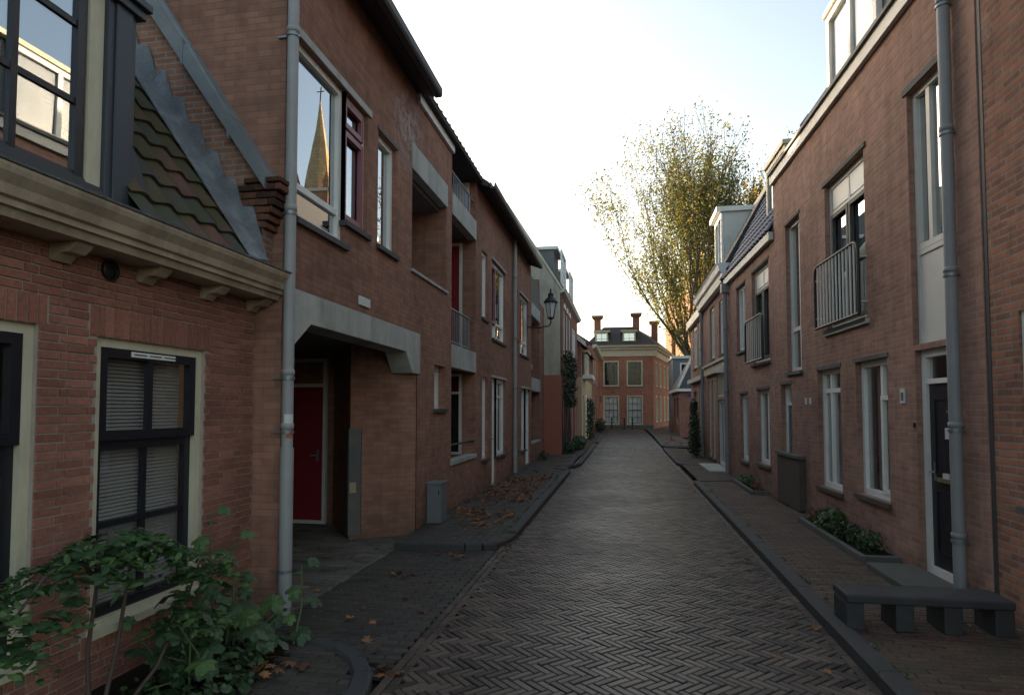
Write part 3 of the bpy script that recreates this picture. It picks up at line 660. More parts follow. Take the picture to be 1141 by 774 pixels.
# loggia interior brick cheeks, recess walls
def recess(mb, s0, s1, z0, z1, dp):
    mb.quad(PB(s0, z0, 0), PB(s0, z1, 0), PB(s0, z1, -dp), PB(s0, z0, -dp)); mb.quad(PB(s1, z0, 0), PB(s1, z1, 0), PB(s1, z1, -dp), PB(s1, z0, -dp))
    mb.quad(PB(s0, z0, -dp), PB(s1, z0, -dp), PB(s1, z1, -dp), PB(s0, z1, -dp))
recess(wB, 8.17, 9.87, 3.55, 5.4, 1.3); recess(wB, 10.2, 11.95, 0, ZT, 1.25); recess(wB, 19.5, 21.5, 0, ZT, 1.0)
wB.box(PB, 10.2, 11.95, 0, .80, -.12, -.002); 
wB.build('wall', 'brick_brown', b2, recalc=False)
# passage walls
pz = 2.62; pa = MB(); c_ = [(-2.86, 8.42), (-3.62, 7.95), (-4.33, 8.92), (-5.9, 8.92)]
for (a, b) in zip(c_, c_[1:]): pa.quad((*a, 0), (*b, 0), (*b, pz), (*a, pz))
pa.quad((-5.9, 8.92, 0), (-5.9, 4.95, 0), (-5.9, 4.95, pz), (-5.9, 8.92, pz)); pa.quad((-2.86, 5.02, 0), (-5.9, 4.95, 0), (-5.9, 4.95, pz), (-2.86, 5.02, pz))
pa.quad((-2.85, 5.02, 0), (-3.1, 5.02, 0), (-3.1, 5.02, pz), (-2.85, 5.02, pz))
pa.build('passage_wall', 'brick_pass', b2, recalc=False)
c = MB(); c.box(W, -5.95, -2.87, 2.62, 2.75, 4.95, 9.0); c.build('passage_ceiling', 'soffit', b2)
PD = plane_x(8.90)
door(b2, PD, -5.32, -4.42, .02, 2.5, 'offwhite', 'red', .33, inset=-.06, fw=.05, handle=1, name='red_passage_door')
c = MB(); c.prism([(-3.62, 7.948, .05), (-3.625, 7.925, .05), (-3.49, 8.005, .05), (-3.487, 8.03, .05)], (0, 0, 1.42)); c.build('steel_corner_guard', 'guard', b2); c = MB(); c.prism([(-3.627, 7.926, .05), (-3.652, 7.94, .05), (-3.74, 8.06, .05), (-3.715, 8.07, .05)], (0, 0, 1.42)); c.build('steel_corner_guard', 'guard', b2); c = MB(); c.prism([(-3.61, 7.93, .62), (-3.612, 7.928, .62), (-3.54, 7.971, .62), (-3.538, 7.973, .62)], (0, 0, .14)); c.build('yellow_paint_mark', 'yellow', b2)
# concrete beam with splayed haunches
c = MB(); pr_ = [(4.90, 2.30), (5.06, 2.30), (5.36, 2.52), (7.93, 2.50), (8.20, 2.23), (8.52, 2.23), (8.52, 2.80), (4.90, 2.80)]
c.prism([PB(a, z, .015) for a, z in pr_], (-.30, 0, 0)); c.build('concrete_beam', 'concrete', b2, bevel=.006)
c = MB(); c.box(PB, 4.95, 5.0, 0, 2.3, -.05, .012); c.build('steel_guard', 'cabinet', b2)
c = MB(); c.box(PB, 6.42, 6.72, 2.88, 2.98, .002, .02); c.build('wall_plaque', 'whiteplate', b2, bevel=.004)
# upper windows
window(b2, PB, 5.09, 6.068, 3.44, 5.08, 'white', .065, .05, h=(.175,), bars=.06, gl='glass_hi', sillmat='fascia')
window(b2, PB, 6.072, 6.64, 3.70, 5.08, 'white', .05, .05, h=(.74,), bars=.06, gl='glass_hi', sillmat='fascia', casements=((6.12, 6.60, 3.75, 4.70, 'redframe'), (6.12, 6.60, 4.74, 5.03, 'redframe')))
window(b2, PB, 6.95, 7.56, 3.68, 5.06, 'white', .07, .06, gl='glass_hi', sillmat='fascia')
c = MB(); c.box(PB, 5.04, 6.72, 5.083, 5.16, -.04, .02); c.build('lintel', 'concrete', b2)
c = MB(); c.box(PB, 6.92, 7.60, 5.063, 5.10, -.04, .015); c.build('lintel', 'fascia', b2)
window(b2, PB, 9.24, 9.85, 1.74, 2.42, 'white', .07, .12, gl='glass_dull', sillmat='fascia', curtain='net')
# loggia
c = MB(); c.box(PB, 8.14, 9.90, 5.05, 5.42, -.12, .015); c.build('concrete_band', 'concrete', b2)
c = MB(); c.box(PB, 8.17, 9.87, 4.98, 5.045, -1.29, -.13); c.build('loggia_ceiling', 'soffit', b2)
c = MB(); c.box(PB, 8.17, 9.87, 3.55, 3.64, -1.29, -.02); c.box(PB, 8.13, 9.91, 3.62, 3.66, -.1, .03); c.build('loggia_floor', 'concrete', b2)
# tall balcony recess
for (z0, z1) in ((2.44, 2.83), (5.05, 5.42)):
    c = MB(); c.box(PB, 10.205, 11.945, z0, z1, -.14, .015); co = c.build('balcony_band', 'concrete', b2)
    c = MB(); c.box(PB, 10.205, 11.945, z0+.03, z1-.08, -1.24, -.15); c.build('balcony_slab', 'soffit', co)
    c = MB(); zr = z1+.42 if z1 > 5 else z1+.62
    c.tube([PB(10.22, zr, -.05), PB(11.6, zr, -.05)], .02, 8); c.tube([PB(10.22, z1+.06, -.05), PB(11.6, z1+.06, -.05)], .012, 8)
    for k in range(13): x = 10.24+k*.112; c.tube([PB(x, z1, -.05), PB(x, zr, -.05)], .009, 6, False)
    c.tube([PB(11.6, z1, -.05), PB(11.6, zr, -.05)], .02, 8); c.tube([PB(11.6, zr, -.05), PB(11.94, zr-.02, -.05)], .014, 8)
    c.build('balcony_railing', 'steel', b2)
c = MB(); c.box(PB, 10.17, 11.98, .80, .87, -.18, .03); c.build('stone_coping', 'concrete', b2)
c = MB(); c.tube([PB(10.22, 1.12, -.06), PB(11.8, 1.12, -.06), PB(11.85, 1.12, -.02), PB(11.9, 1.12, -.05)], .02, 8); c.build('handrail', 'blackmetal', b2)
PR = plane_x(11.95)
door(b2, PR, -4.05, -3.12, 2.86, 5.0, 'offwhite', 'red', .0, inset=-.06, fw=.05, name='red_balcony_door')
d_ = MB(); d_.box(PR, -4.05, -3.12, .87, 2.42, .003, .05); 
window(b2, PR, -4.05, -3.12, .85, 2.42, 'offwhite', .05, -.06, h=(.78,), room=0, sill=None, gl='glass_dull', name='ground_floor_glazing')
c = MB(); c.box(PR, -4.0, -3.17, .9, 2.02, .001, .006); c.build('dark_panel', 'dark', b2); c = MB(); c.box(PR, -4.0, -3.17, 2.05, 2.37, .001, .006); c.build('red_panel', 'red', b2)
c = MB(); c.box(PR, -4.05, -2.98, 5.42, 6.2, .003, .05); c.build('pale_panel', 'white', b2)
# windows of the far half
window(b2, PB, 12.5, 13.05, 3.62, 5.02, 'white', .07, .05, gl='glass_hi', sillmat='fascia')
window(b2, PB, 13.5, 15.08, 3.30, 5.04, 'white', .07, .05, v=(.38,), h=(.2,), bars=.06, gl='glass_hi', sillmat='fascia', casements=((13.58, 14.08, 3.66, 4.96, 'redframe'),))
window(b2, PB, 16.55, 16.95, 3.62, 5.0, 'white', .07, .05, gl='glass_hi', sillmat='fascia')
window(b2, PB, 17.3, 18.85, 3.28, 4.98, 'white', .07, .05, v=(.38,), h=(.2,), bars=.06, gl='glass_hi', sillmat='fascia', casements=((17.38, 17.85, 3.66, 4.9, 'redframe'),))
window(b2, PB, 12.53, 13.05, .70, 2.40, 'white', .07, .05, gl='glass_dull', curtain='net', sillmat='fascia')
window(b2, PB, 14.0, 15.08, .66, 2.42, 'white', .08, .05, v=(.35,), h=(.8,), gl='glass_dull', curtain='sides', sillmat='fascia')
window(b2, PB, 16.6, 17.0, .62, 2.34, 'white', .07, .05, gl='glass_dull', curtain='net', sillmat='fascia')
window(b2, PB, 17.5, 18.3, .55, 2.32, 'white', .08, .05, v=(.35,), gl='glass_dull', curtain='sides', sillmat='fascia')
door(b2, PB, 13.5, 14.0, .05, 2.42, 'white', 'white', .3, inset=.05, name='narrow_white_door'); door(b2, PB, 18.3, 19.2, .05, 2.32, 'white', 'white', .3, inset=.05, name='far_white_door')
for (a0, a1, z) in ((13.45, 15.13, 5.045), (17.25, 18.9, 4.985), (13.45, 15.13, 2.425), (17.45, 19.25, 2.325)):
    c = MB(); c.box(PB, a0, a1, z, z+.05, -.03, .03); c.build('lintel', 'concrete', b2)
for (z0, z1) in ((2.3, 2.72), (4.7, 5.1)):
    c = MB(); c.box(PB, 19.505, 21.495, z0, z1, -.9, .015); c.build('balcony_band', 'concrete', b2)
c = MB(); c.box(PB, 19.505, 21.495, 5.11, 5.95, -.08, -.02); c.build('balcony_screen', 'slatezinc', b2)
c = MB(); c.box(PB, 19.47, 21.53, .62, .68, -.14, .03); c.build('stone_coping', 'concrete', b2)
c = MB(); c.box(PB, 19.3, 19.42, 2.95, 3.12, .002, .05); c.build('meter_box', 'yellow', b2)
# roof and eaves
def roofprism(parent, P, s0, s1, prof, mat, name='roof'):
    m = MB(); m.profile(P, prof, s0, s1); return m.build(name, mat, parent)
roofprism(b2, PB, 4.86, 8.35, [(.25, 6.12), (.27, 6.22), (-4.2, 9.35), (-8.6, 6.25), (-8.6, 6.15), (-.02, 6.225)], 'roof_dark')
roofprism(b2, PB, 8.36, 11.98, [(.02, 6.22), (.13, 6.21), (.15, 6.27), (-4.2, 9.28), (-8.6, 6.2), (-8.6, 6.15)], 'roof_dark')
roofprism(b2, PB, 11.99, 19.35, [(.24, 6.13), (.26, 6.22), (-4.2, 9.35), (-8.6, 6.25), (-8.6, 6.15), (-.02, 6.225)], 'roof_dark')
roofprism(b2, PB, 19.36, 22.69, [(-1.05, 6.23), (-4.2, 8.4), (-8.6, 6.1), (-8.6, 5.4), (-1.05, 5.4)], 'roof_dark')
c = MB(); c.box(PB, 8.36, 10.2, 6.08, 6.205, .002, .05); c.build('fascia_board', 'white', b2)
for (a, b) in ((4.86, 8.33), (12.0, 19.34)):
    c = MB(); c.profile(PB, [(.275, 6.10), (.36, 6.10), (.38, 6.13), (.38, 6.22), (.365, 6.22), (.355, 6.135), (.29, 6.135), (.285, 6.24), (.275, 6.24)], a, b); c.build('gutter', 'fascia', b2)
c = MB(); k = 8.4
while k < 11.9: c.tube([PB(k, 6.255, .14), PB(k, 6.5, -.18)], .035, 8); k += .23
c.build('eave_tiles', 'roof_dark', b2)
dp = downpipe(b2, -2.78, 4.87, .05, 7.6, .047, 'pipe', (-1, 0), (.45, 1.60, 2.05, 3.45, 5.0), sleeve=(.1, 1.42))
c = MB(); c.tube([(-2.78, 4.87, 1.60), (-2.78, 4.87, 1.70)], .0485, 18, False); c.f = [f for i, f in enumerate(c.f) if i in (11, 12, 13, 14, 15)]; c.sm = c.sm[:len(c.f)]; c.build('sticker', 'whiteplate', dp, recalc=False)
c = MB(); c.tube([(-2.78, 4.87, 1.50), (-2.78, 4.87, 1.57)], .0485, 18, False); c.f = [f for i, f in enumerate(c.f) if i in (12, 13, 14, 15)]; c.sm = c.sm[:len(c.f)]; c.build('sticker', 'redwall', dp, recalc=False)
downpipe(b2, -2.78, 16.1, .05, 6.15, .05, 'pipe', (-1, 0), (.5, 2.3, 3.6, 5.2), sleeve=(.1, 1.5))
# ------------------------------------------------------------ 3. cream gabled house
PC = plane_y(-2.25, 1); PCf = plane_x(22.7)
b3 = thing('gabled_house', (-2.25, 27, 0), 'house with cream gable end and red-ochre base, arched white windows and climbing plant', 'house')
c = MB(); opsC = [(24.0, 24.7, 3.75, 5.6), (25.2, 25.9, 3.75, 5.6), (26.4, 27.1, 3.75, 5.6), (28.0, 30.2, 3.1, 5.4), (24.1, 25.0, .1, 2.5), (26.0, 27.6, .6, 2.5), (28.3, 29.3, .1, 2.5)]
wall_grid(c, PC, 22.72, 31.2, 0, 6.1, opsC, .12); c.quad(PC(31.2, 0, 0), PC(31.2, 6.1, 0), PC(31.2, 6.1, -6.9), PC(31.2, 0, -6.9)); c.quad(PC(22.72, 0, -6.9), PC(22.72, 6.1, -6.9), PC(31.2, 6.1, -6.9), PC(31.2, 0, -6.9)); c.build('wall', 'brick_far', b3, recalc=False)
c = MB(); c.prism([PCf(-2.25, 2.95), PCf(-2.25, 6.1), PCf(-4.2, 9.2), PCf(-7.2, 9.2), PCf(-9.2, 6.1), PCf(-9.2, 2.95)], (0, .3, 0)); c.build('gable_wall', 'creamwall', b3)
c = MB(); c.prism([PCf(-2.23, 0, .02), PCf(-2.23, 2.95, .02), PCf(-2.87, 2.95, .02), PCf(-2.87, 0, .02)], (0, .34, 0)); c.build('painted_base', 'redwall', b3)
c = MB(); c.prism([PCf(-2.20, 6.05, .04), PCf(-2.20, 6.2, .04), PCf(-4.2, 9.38, .04), PCf(-4.2, 9.2, .04)], (0, .3, 0)); c.build('verge_board', 'cream', b3)
c = MB(); c.profile(PC, [(.0, 5.95), (.15, 6.0), (.22, 6.12), (.0, 6.12)], 22.72, 31.2); c.build('cornice', 'offwhite', b3)
roofprism(b3, PC, 23.0, 31.2, [(.15, 6.13), (-1.95, 9.35), (-4.95, 9.35), (-6.95, 6.13)], 'roof_dark')
for (a0, a1, z0, z1) in opsC[:3]:
    window(b3, PC, a0, a1, z0, z1, 'white', .08, .03, h=(.5,), gl='glass_hi'); c = MB(); n = 8
    c.prism([PC(a0-.06+(a1-a0+.12)*k/n, z1+.22*sin(pi*k/n), .03) for k in range(n+1)], (-.05, 0, 0)); c.build('window_arch', 'white', b3)
window(b3, PC, 28.0, 30.2, 3.1, 5.4, 'white', .1, .03, v=(.33, .66), h=(.6,), gl='glass_dull')
window(b3, PC, 26.0, 27.6, .6, 2.5, 'white', .1, .03, v=(.5,), gl='glass_dull', curtain='sides')
door(b3, PC, 24.1, 25.0, .1, 2.5, 'white', 'offwhite', .3, name='white_front_door'); door(b3, PC, 28.3, 29.3, .1, 2.5, 'white', 'offwhite', .3, name='white_garden_door')
def dormer(parent, P, s0, s1, z0, z1, d0, dep, front='white', cheek='slat_grey', top='lead', rake=0, wv=(.5,)):
    m = MB(); m.box(P, s0, s1, z0, z1, d0-dep, d0-.07); o = m.build('dormer', cheek, parent)
    m = MB(); m.box(P, s0-.08, s1+.08, z1+.003, z1+.12, d0-dep, d0+.1); m.build('dormer_roof', top, o)
    window(parent, P, s0, s1, z0, z1, front, .12, 0, v=wv, gl='glass_dull', room=0, sill=None, name='dormer_window')
    return o
dormer(b3, PC, 23.5, 25.2, 6.35, 7.75, -.25, 1.9, top='white'); dormer(b3, PC, 27.2, 28.8, 6.35, 7.7, -.25, 1.9, top='white')
# ------------------------------------------------------------ 4. yellow house beyond, and brick house next to the mansion
b4 = thing('yellow_house', (-2.0, 36, 0), 'narrow house with yellow plaster ground floor, dark brick gable and white bay above', 'house')
PE = plane_y(-2.05, 1)
c = MB(); wall_grid(c, PE, 31.3, 41.5, 0, 3.3, [(32.2, 33.2, .1, 2.4), (34.5, 36.5, .8, 2.5), (38, 39, .1, 2.4)], .1); c.quad(PE(31.3, 0, 0), PE(31.3, 3.3, 0), PE(31.3, 3.3, -1), PE(31.3, 0, -1)); c.build('wall', 'yellow', b4, recalc=False)
c = MB(); c.box(PE, 31.3, 41.5, 3.305, 4.9, -6, -.02); c.prism([PE(31.25, 4.9, 0), PE(31.25, 6.0, -1.1), PE(31.25, 6.9, -2.2), PE(31.25, 4.9, -6)], (0, 10.2, 0)); c.build('upper_wall', 'brick_far', b4)
c = MB(); c.prism([PE(31.15, 4.85, .2), PE(31.15, 5.0, .2), PE(31.15, 7.1, -2.25), PE(31.15, 6.95, -2.25)], (0, 10.4, 0)); c.build('roof', 'roof_dark', b4)
c = MB(); c.prism([PE(31.1, 4.78, .22), PE(31.1, 5.03, .22), PE(31.1, 7.13, -2.25), PE(31.1, 6.88, -2.25)], (0, .06, 0)); c.build('verge_board', 'offwhite', b4)
window(b4, PE, 34.5, 36.5, .8, 2.5, 'white', .1, .03, v=(.5,), gl='glass_dull'); door(b4, PE, 32.2, 33.2, .1, 2.4, 'white', 'offwhite', .3, name='pale_front_door'); door(b4, PE, 38, 39, .1, 2.4, 'white', 'slat_grey', .3, name='grey_front_door')
c = MB(); c.box(PE, 32.0, 34.5, 3.25, 3.45, .0, .5); c.build('balcony_slab', 'offwhite', b4)
window(b4, plane_y(-1.85, 1), 32.2, 34.3, 3.45, 4.5, 'cream', .08, 0, v=(.5,), gl='glass_dull', room=.18, sill=None, name='bay_window', depth=.1)
c = MB(); c.box(PE, 32.1, 34.4, 3.452, 4.6, .0, .06); c.box(PE, 32.05, 34.45, 4.6, 4.72, 0, .3); c.build('bay_surround', 'yellow', b4)
b5 = thing('terraced_house', (-2.3, 47, 0), 'plain red brick house squeezed between the yellow house and the mansion', 'house')
PG = plane_y(-2.0, 1)
c = MB(); wall_grid(c, PG, 41.6, 54.6, 0, 5.9, [(43, 44.2, 3.4, 5.2), (46, 47.2, 3.4, 5.2), (49, 50.2, 3.4, 5.2), (43, 44.2, .5, 2.5), (46, 47.1, .1, 2.4), (49, 50.2, .5, 2.5)], .1); c.quad(PG(41.6, 0, 0), PG(41.6, 5.9, 0), PG(41.6, 5.9, -6), PG(41.6, 0, -6)); c.build('wall', 'brick_mansion', b5, recalc=False)
for s0 in (43, 46, 49): window(b5, PG, s0, s0+1.2, 3.4, 5.2, 'cream', .09, .03, h=(.5,), gl='glass_dull')
for s0 in (43, 49): window(b5, PG, s0, s0+1.2, .5, 2.5, 'cream', .09, .03, h=(.5,), gl='glass_dull')
door(b5, PG, 46, 47.1, .1, 2.4, 'cream', 'darkdoor', .3, name='front_door')
c = MB(); c.profile(PG, [(0, 5.7), (.25, 5.8), (.3, 5.95), (0, 5.95)], 41.6, 54.6); c.build('cornice', 'cream', b5)
roofprism(b5, PG, 41.6, 54.6, [(.1, 5.96), (-2.8, 7.9), (-5.8, 5.96)], 'roof_dark')
# ------------------------------------------------------------ 5. the mansion closing the street
b6 = thing('corner_mansion', (0, 56, 0), 'large red brick corner house closing the street with cream cornice and three chimneys', 'house')
PM = plane_x(55); fp = [(-3.0, 55), (2.5, 55), (5.2, 68.5), (-3.0, 68.5)]
dirS = (Vector((5.2, 68.5, 0))-Vector((2.5, 55, 0))).normalized(); PS = PL((2.5, 55, 0), dirS, (dirS.y, -dirS.x, 0)); SL = 13.77
wins = [(-1.74, -.38, 3.62, 5.85), (.26, 1.62, 3.62, 5.85), (-1.74, -.38, .32, 2.84), (.26, 1.62, .32, 2.84)]
sw = []
for k in range(5):
    q = 1.4+k*2.5; sw += [(q, q+1.15, 3.62, 5.85), (q, q+1.15, .5, 2.84)]
c = MB(); wall_grid(c, PM, -3.0, 2.5, 0, 6.35, wins, .12); wall_grid(c, PS, 0, SL, 0, 6.35, sw, .12); c.quad((-3, 55, 0), (-3, 55, 6.35), (-3, 68.5, 6.35), (-3, 68.5, 0)); c.quad((-3, 68.5, 0), (-3, 68.5, 6.35), (5.2, 68.5, 6.35), (5.2, 68.5, 0)); c.build('wall', 'brick_mansion', b6, recalc=False)
def mansion_sash(w, A0, A1, Z0, Z1):
    m = MB(); m.ring(PM, A0, A1, Z0, Z1, .04, -.065, -.022)
    for q in (.333, .667): x = A0+(A1-A0)*q; m.box(PM, x-.018, x+.018, Z0+.04, Z1-.04, -.06, -.03)
    for q in (.25, .5, .75): x = Z0+(Z1-Z0)*q; e = .035 if q == .5 else .018; m.box(PM, A0+.04, A1-.04, x-e, x+e, -.059, -.028)
    m.build('sash', 'fascia', w)
for i, (a0, a1, z0, z1) in enumerate(wins): window(b6, PM, a0, a1, z0, z1, 'cream', .12, .02, gl='glass_far', curtain='net' if i > 1 else None); w_ = [x for x in b6.children if x.name.startswith('window')][-1]; mansion_sash(w_, a0+.12, a1-.12, z0+.12, z1-.12)
for (a0, a1, z0, z1) in sw: window(b6, PS, a0, a1, z0, z1, 'cream', .12, .02, v=(.5,), h=(.5,), bars=.05, gl='glass_dull')
for (P_, a, b) in ((PM, -3.35, 2.85), (PS, -.0, SL)):
    c = MB(); c.profile(P_, [(0, 6.2), (.08, 6.22), (.1, 6.72), (.18, 6.76), (.2, 6.92), (.42, 7.0), (.48, 7.16), (.0, 7.2)], a, b); co = c.build('cornice', 'stone', b6)
    c = MB(); k = a+.1
    while k < b-.15: c.box(P_, k, k+.14, 6.78, 6.9, .17, .36); k += .3
    c.build('dentils', 'stone', co)
c = MB(); r0 = [(-3.3, 54.6, 7.18), (2.9, 54.6, 7.18), (5.6, 68.8, 7.18), (-3.3, 68.8, 7.18)]; r1 = [(-1.75, 57.2, 9.05), (.85, 57.2, 9.05), (2.9, 66, 9.05), (-1.75, 66, 9.05)]
c.add(r0+r1, [(0, 1, 5, 4), (1, 2, 6, 5), (2, 3, 7, 6), (3, 0, 4, 7), (4, 5, 6, 7), (0, 3, 2, 1)]); rf = c.build('roof', 'roof_dark', b6)
for (x, y, z0, z1) in ((-2.3, 57.5, 8.0, 10.1), (1.15, 57.8, 8.2, 10.3), (2.9, 60.5, 8.0, 9.9)):
    c = MB(); c.box(W, x-.30, x+.30, z0, z1-.2, y-.30, y+.30); c.box(W, x-.48, x+.48, z1-.2, z1-.08, y-.48, y+.48); c.box(W, x-.42, x+.42, z1-.28, z1-.2, y-.42, y+.42); ch = c.build('chimney', 'brick_far', b6); c = MB(); c.box(W, x-.52, x+.52, z1-.078, z1+.03, y-.52, y+.52); c.build('chimney_cap', 'stone', ch)
for (x0, x1) in ((-2.4, -1.3), (-.05, 1.05)):
    m = MB(); Pd = plane_x(55.0); m.box(Pd, x0+.05, x1-.05, 7.2, 8.35, -2.6, -.25); m.build('dormer', 'slatezinc', b6)
    window(b6, Pd, x0, x1, 7.2, 8.35, 'cream', .13, .12, v=(.5,), h=(.5,), bars=.04, room=0, sill=None, gl='glass_hi', name='dormer_window')
    m = MB(); m.box(Pd, x0-.16, x1+.16, 8.36, 8.5, -2.6, 0); m.prism([Pd(x0-.2, 7.2, -.13), Pd(x0, 7.2, -.13), Pd(x0, 7.75, -.13), Pd(x0-.06, 7.5, -.13)], (0, .08, 0)); m.prism([Pd(x1+.2, 7.2, -.13), Pd(x1, 7.2, -.13), Pd(x1, 7.75, -.13), Pd(x1+.06, 7.5, -.13)], (0, .08, 0)); m.build('dormer_surround', 'cream', b6)
c = MB(); c.box(PM, -2.35, -1.95, 2.2, 2.8, .003, .08); c.build('wall_sign', 'fascia', b6)
c = MB(); c.box(PM, -3.0, 2.5, 0, .3, .002, .04); c.build('plinth', 'concrete_dark', b6)

# ------------------------------------------------------------ RIGHT SIDE
uR = Vector((-.03, 1, 0)).normalized(); sk = 1/uR.y
PRt = PL((3.18, 0, 0), uR, (-uR.y, uR.x, 0))      # skewed frontage; s ~ y
b7 = thing('modern_brick_house', (3.0, 9, 0), 'pinkish-brown brick house on the right with French balcony, black front door and boxy dormer', 'house')
F0, F1 = 5.90, 12.42
opsR = [(6.44, 7.11, .10, 2.34), (6.44, 7.14, 2.40, 5.05), (8.27, 9.66, 2.86, 4.95), (7.76, 8.67, .68, 2.33), (9.2, 10.12, .60, 2.31), (10.86, 11.66, 2.37, 4.95), (11.45, 12.12, .1, 2.17)]
c = MB(); wall_grid(c, PRt, F0, F1, 0, 6.0, opsR, .13); c.quad(PRt(F1, 5, 0), PRt(F1, 9, -3), PRt(F1, 5, -7), PRt(F1, 0, -7)); c.quad(PRt(F0, 0, 0), PRt(F0, 6, 0), PRt(F0, 9, -3), PRt(F0, 0, -7)); c.build('wall', 'brick_pink', b7, recalc=False)
c = MB(); c.box(PRt, F0, F1, 5.95, 6.12, .002, .06); c.build('fascia_board', 'offwhite', b7); c = MB(); c.box(PRt, F0, F1, 6.121, 6.17, -.2, .10); c.build('roof_edge', 'fascia', b7)
roofprism(b7, PRt, F0, F1, [(.05, 6.175), (-3.0, 8.3), (-7, 6.1)], 'roof_dark')
dr = door(b7, PRt, 6.44, 7.11, .10, 2.34, 'white', 'darkdoor', .22, inset=.06, fw=.075, handle=1, name='black_front_door')
c = MB(); c.box(PRt, 6.55, 6.86, 1.03, 1.07, -.08, -.055); c.build('letterbox', 'brass', dr); c = MB(); c.box(PRt, 6.66, 6.76, 1.07, 1.12, -.085, -.06); c.build('letter', 'whiteplate', dr)
c = MB(); c.box(PRt, 6.63, 6.73, 1.45, 1.56, -.09, -.076); c.build('notice', 'whiteplate', dr)
c = MB(); c.box(PRt, 6.66, 6.68, 1.70, 1.73, -.09, -.07); c.build('peephole', 'brass', dr)
c = MB(); c.box(PRt, 7.13, 7.15, 1.55, 1.60, .002, .02); c.build('doorbell', 'blackmetal', b7)
# tall glazed strip above the door
window(b7, PRt, 6.44, 7.14, 3.38, 5.05, 'offwhite', .06, .06, v=(.62,), bars=.07, gl='glass_hi', sill=None)
c = MB(); c.box(PRt, 6.44, 7.14, 2.41, 3.375, -.14, -.075); c.ring(PRt, 6.44, 7.14, 2.41, 3.375, .05, -.075, -.06); c.build('infill_panel', 'offwhite', b7)
c = MB(); c.box(PRt, 6.38, 7.2, 5.053, 5.12, -.05, .02); c.build('lintel', 'concrete_dark', b7)
# french balcony
w = window(b7, PRt, 8.27, 9.66, 2.86, 4.95, 'offwhite', .07, .07, v=(.5,), h=(.82,), bars=.06, gl='glass_hi', name='french_window', casements=((8.34, 8.95, 2.93, 4.5, 'fascia'), (8.98, 9.59, 2.93, 4.5, 'fascia')))
c = MB(); c.box(PRt, 8.36, 9.57, 4.58, 4.87, -.12, -.085); c.build('top_panel', 'white', w)
c = MB(); c.box(PRt, 8.2, 9.72, 4.953, 5.01, -.05, .02); c.build('lintel', 'concrete_dark', b7); c = MB(); c.box(PRt, 8.2, 9.72, 2.78, 2.84, -.06, .04); c.build('balcony_sill', 'concrete', b7)
railing(b7, PRt, 8.22, 9.80, 2.90, 3.80, .11, 1, 'blackmetal', .011, 'balcony_railing'); c = MB()
for k in range(1, 13): x = 8.22+1.58*k/13; c.tube([PRt(x, 2.9, .11), PRt(x, 3.8, .11)], .013, 8, False)
for x in (8.24, 9.78):
    for z in (3.05, 3.6): c.tube([PRt(x, z, 0), PRt(x, z, .11)], .01, 6)
c.build('balcony_bars', 'offwhite', b7)
window(b7, PRt, 7.76, 8.67, .68, 2.33, 'white', .07, .07, v=(.35,), h=(), bars=.06, gl='glass_dull', curtain='sides', casements=((7.82, 8.10, .75, 1.9, 'white'),), sillmat='wood_panel')
window(b7, PRt, 9.2, 10.12, .60, 2.31, 'white', .07, .07, v=(.65,), h=(.85,), bars=.06, gl='glass_dull', curtain='net', sillmat='wood_panel')
for (a0, a1, z) in ((7.72, 8.71, 2.333), (9.16, 10.16, 2.313), (10.82, 11.70, 4.953), (11.41, 12.16, 2.173)):
    c = MB(); c.box(PRt, a0, a1, z, z+.05, -.05, .012); c.build('lintel', 'concrete_dark', b7)
window(b7, PRt, 10.86, 11.66, 2.37, 4.95, 'offwhite', .07, .07, v=(.3,), h=(.27,), bars=.07, gl='glass_hi')
door(b7, PRt, 11.45, 12.12, .1, 2.17, 'white', 'slat_grey', .25, inset=.08, name='grey_side_door')
c = MB(); c.box(PRt, 10.8, 12.1, .1, .93, .003, .09); c.build('bin_store', 'wood_panel', b7); c = MB(); c.box(PRt, 10.76, 12.14, .93, .98, .0, .12); c.build('stone_coping', 'concrete_dark', b7)
def txt(body, P, s, z, d, size, mat, parent, mirror=False):
    cu = bpy.data.curves.new('txt', 'FONT'); cu.body = body; cu.size = size; cu.extrude = .001; cu.align_x = 'CENTER'
    o = bpy.data.objects.new('txt', cu); COL.objects.link(o); bpy.context.view_layer.update()
    me = bpy.data.meshes.new_from_object(o.evaluated_get(bpy.context.evaluated_depsgraph_get())); bpy.data.objects.remove(o); me.name = 'number'
    p0 = root_loc(parent); rgt = P.u if P.u.cross(Vector((0, 0, 1))).dot(P.n) > 0 else -P.u
    for v in me.vertices: v.co = P(s, z, d)+rgt*v.co.x+Vector((0, 0, v.co.y))+P.n*v.co.z-p0
    me.materials.clear(); me.materials.append(M[mat]); ob = bpy.data.objects.new('number', me); COL.objects.link(ob); ob.parent = parent; return ob
c = MB(); c.box(PRt, 7.335, 7.435, 1.80, 1.96, .002, .014); c.build('number_plate', 'whiteplate', b7); txt('8', PRt, 7.385, 1.83, .0155, .13, 'blackmetal', b7)
for (s_, z_) in ((10.66, 1.86), (10.45, 1.86)):
    c = MB(); c.box(PRt, s_-.04, s_+.04, z_-.05, z_+.05, .002, .014); c.build('number_plate', 'whiteplate', b7)
dormer_p = PL(tuple(PRt(0, 0, -.06)), uR, PRt.n)
dm = MB(); dm.box(dormer_p, 6.2, 9.62, 6.18, 7.42, -2.5, -.08); do = dm.build('dormer', 'slat_grey', b7)
window(b7, dormer_p, 7.95, 9.62, 6.18, 7.42, 'white', .09, 0, v=(.52,), bars=.09, gl='glass_dull', room=0, sill=None, name='dormer_window')
c = MB(); c.box(dormer_p, 6.1, 9.635, 7.423, 7.50, -2.6, .04); c.build('dormer_roof', 'cream', b7)
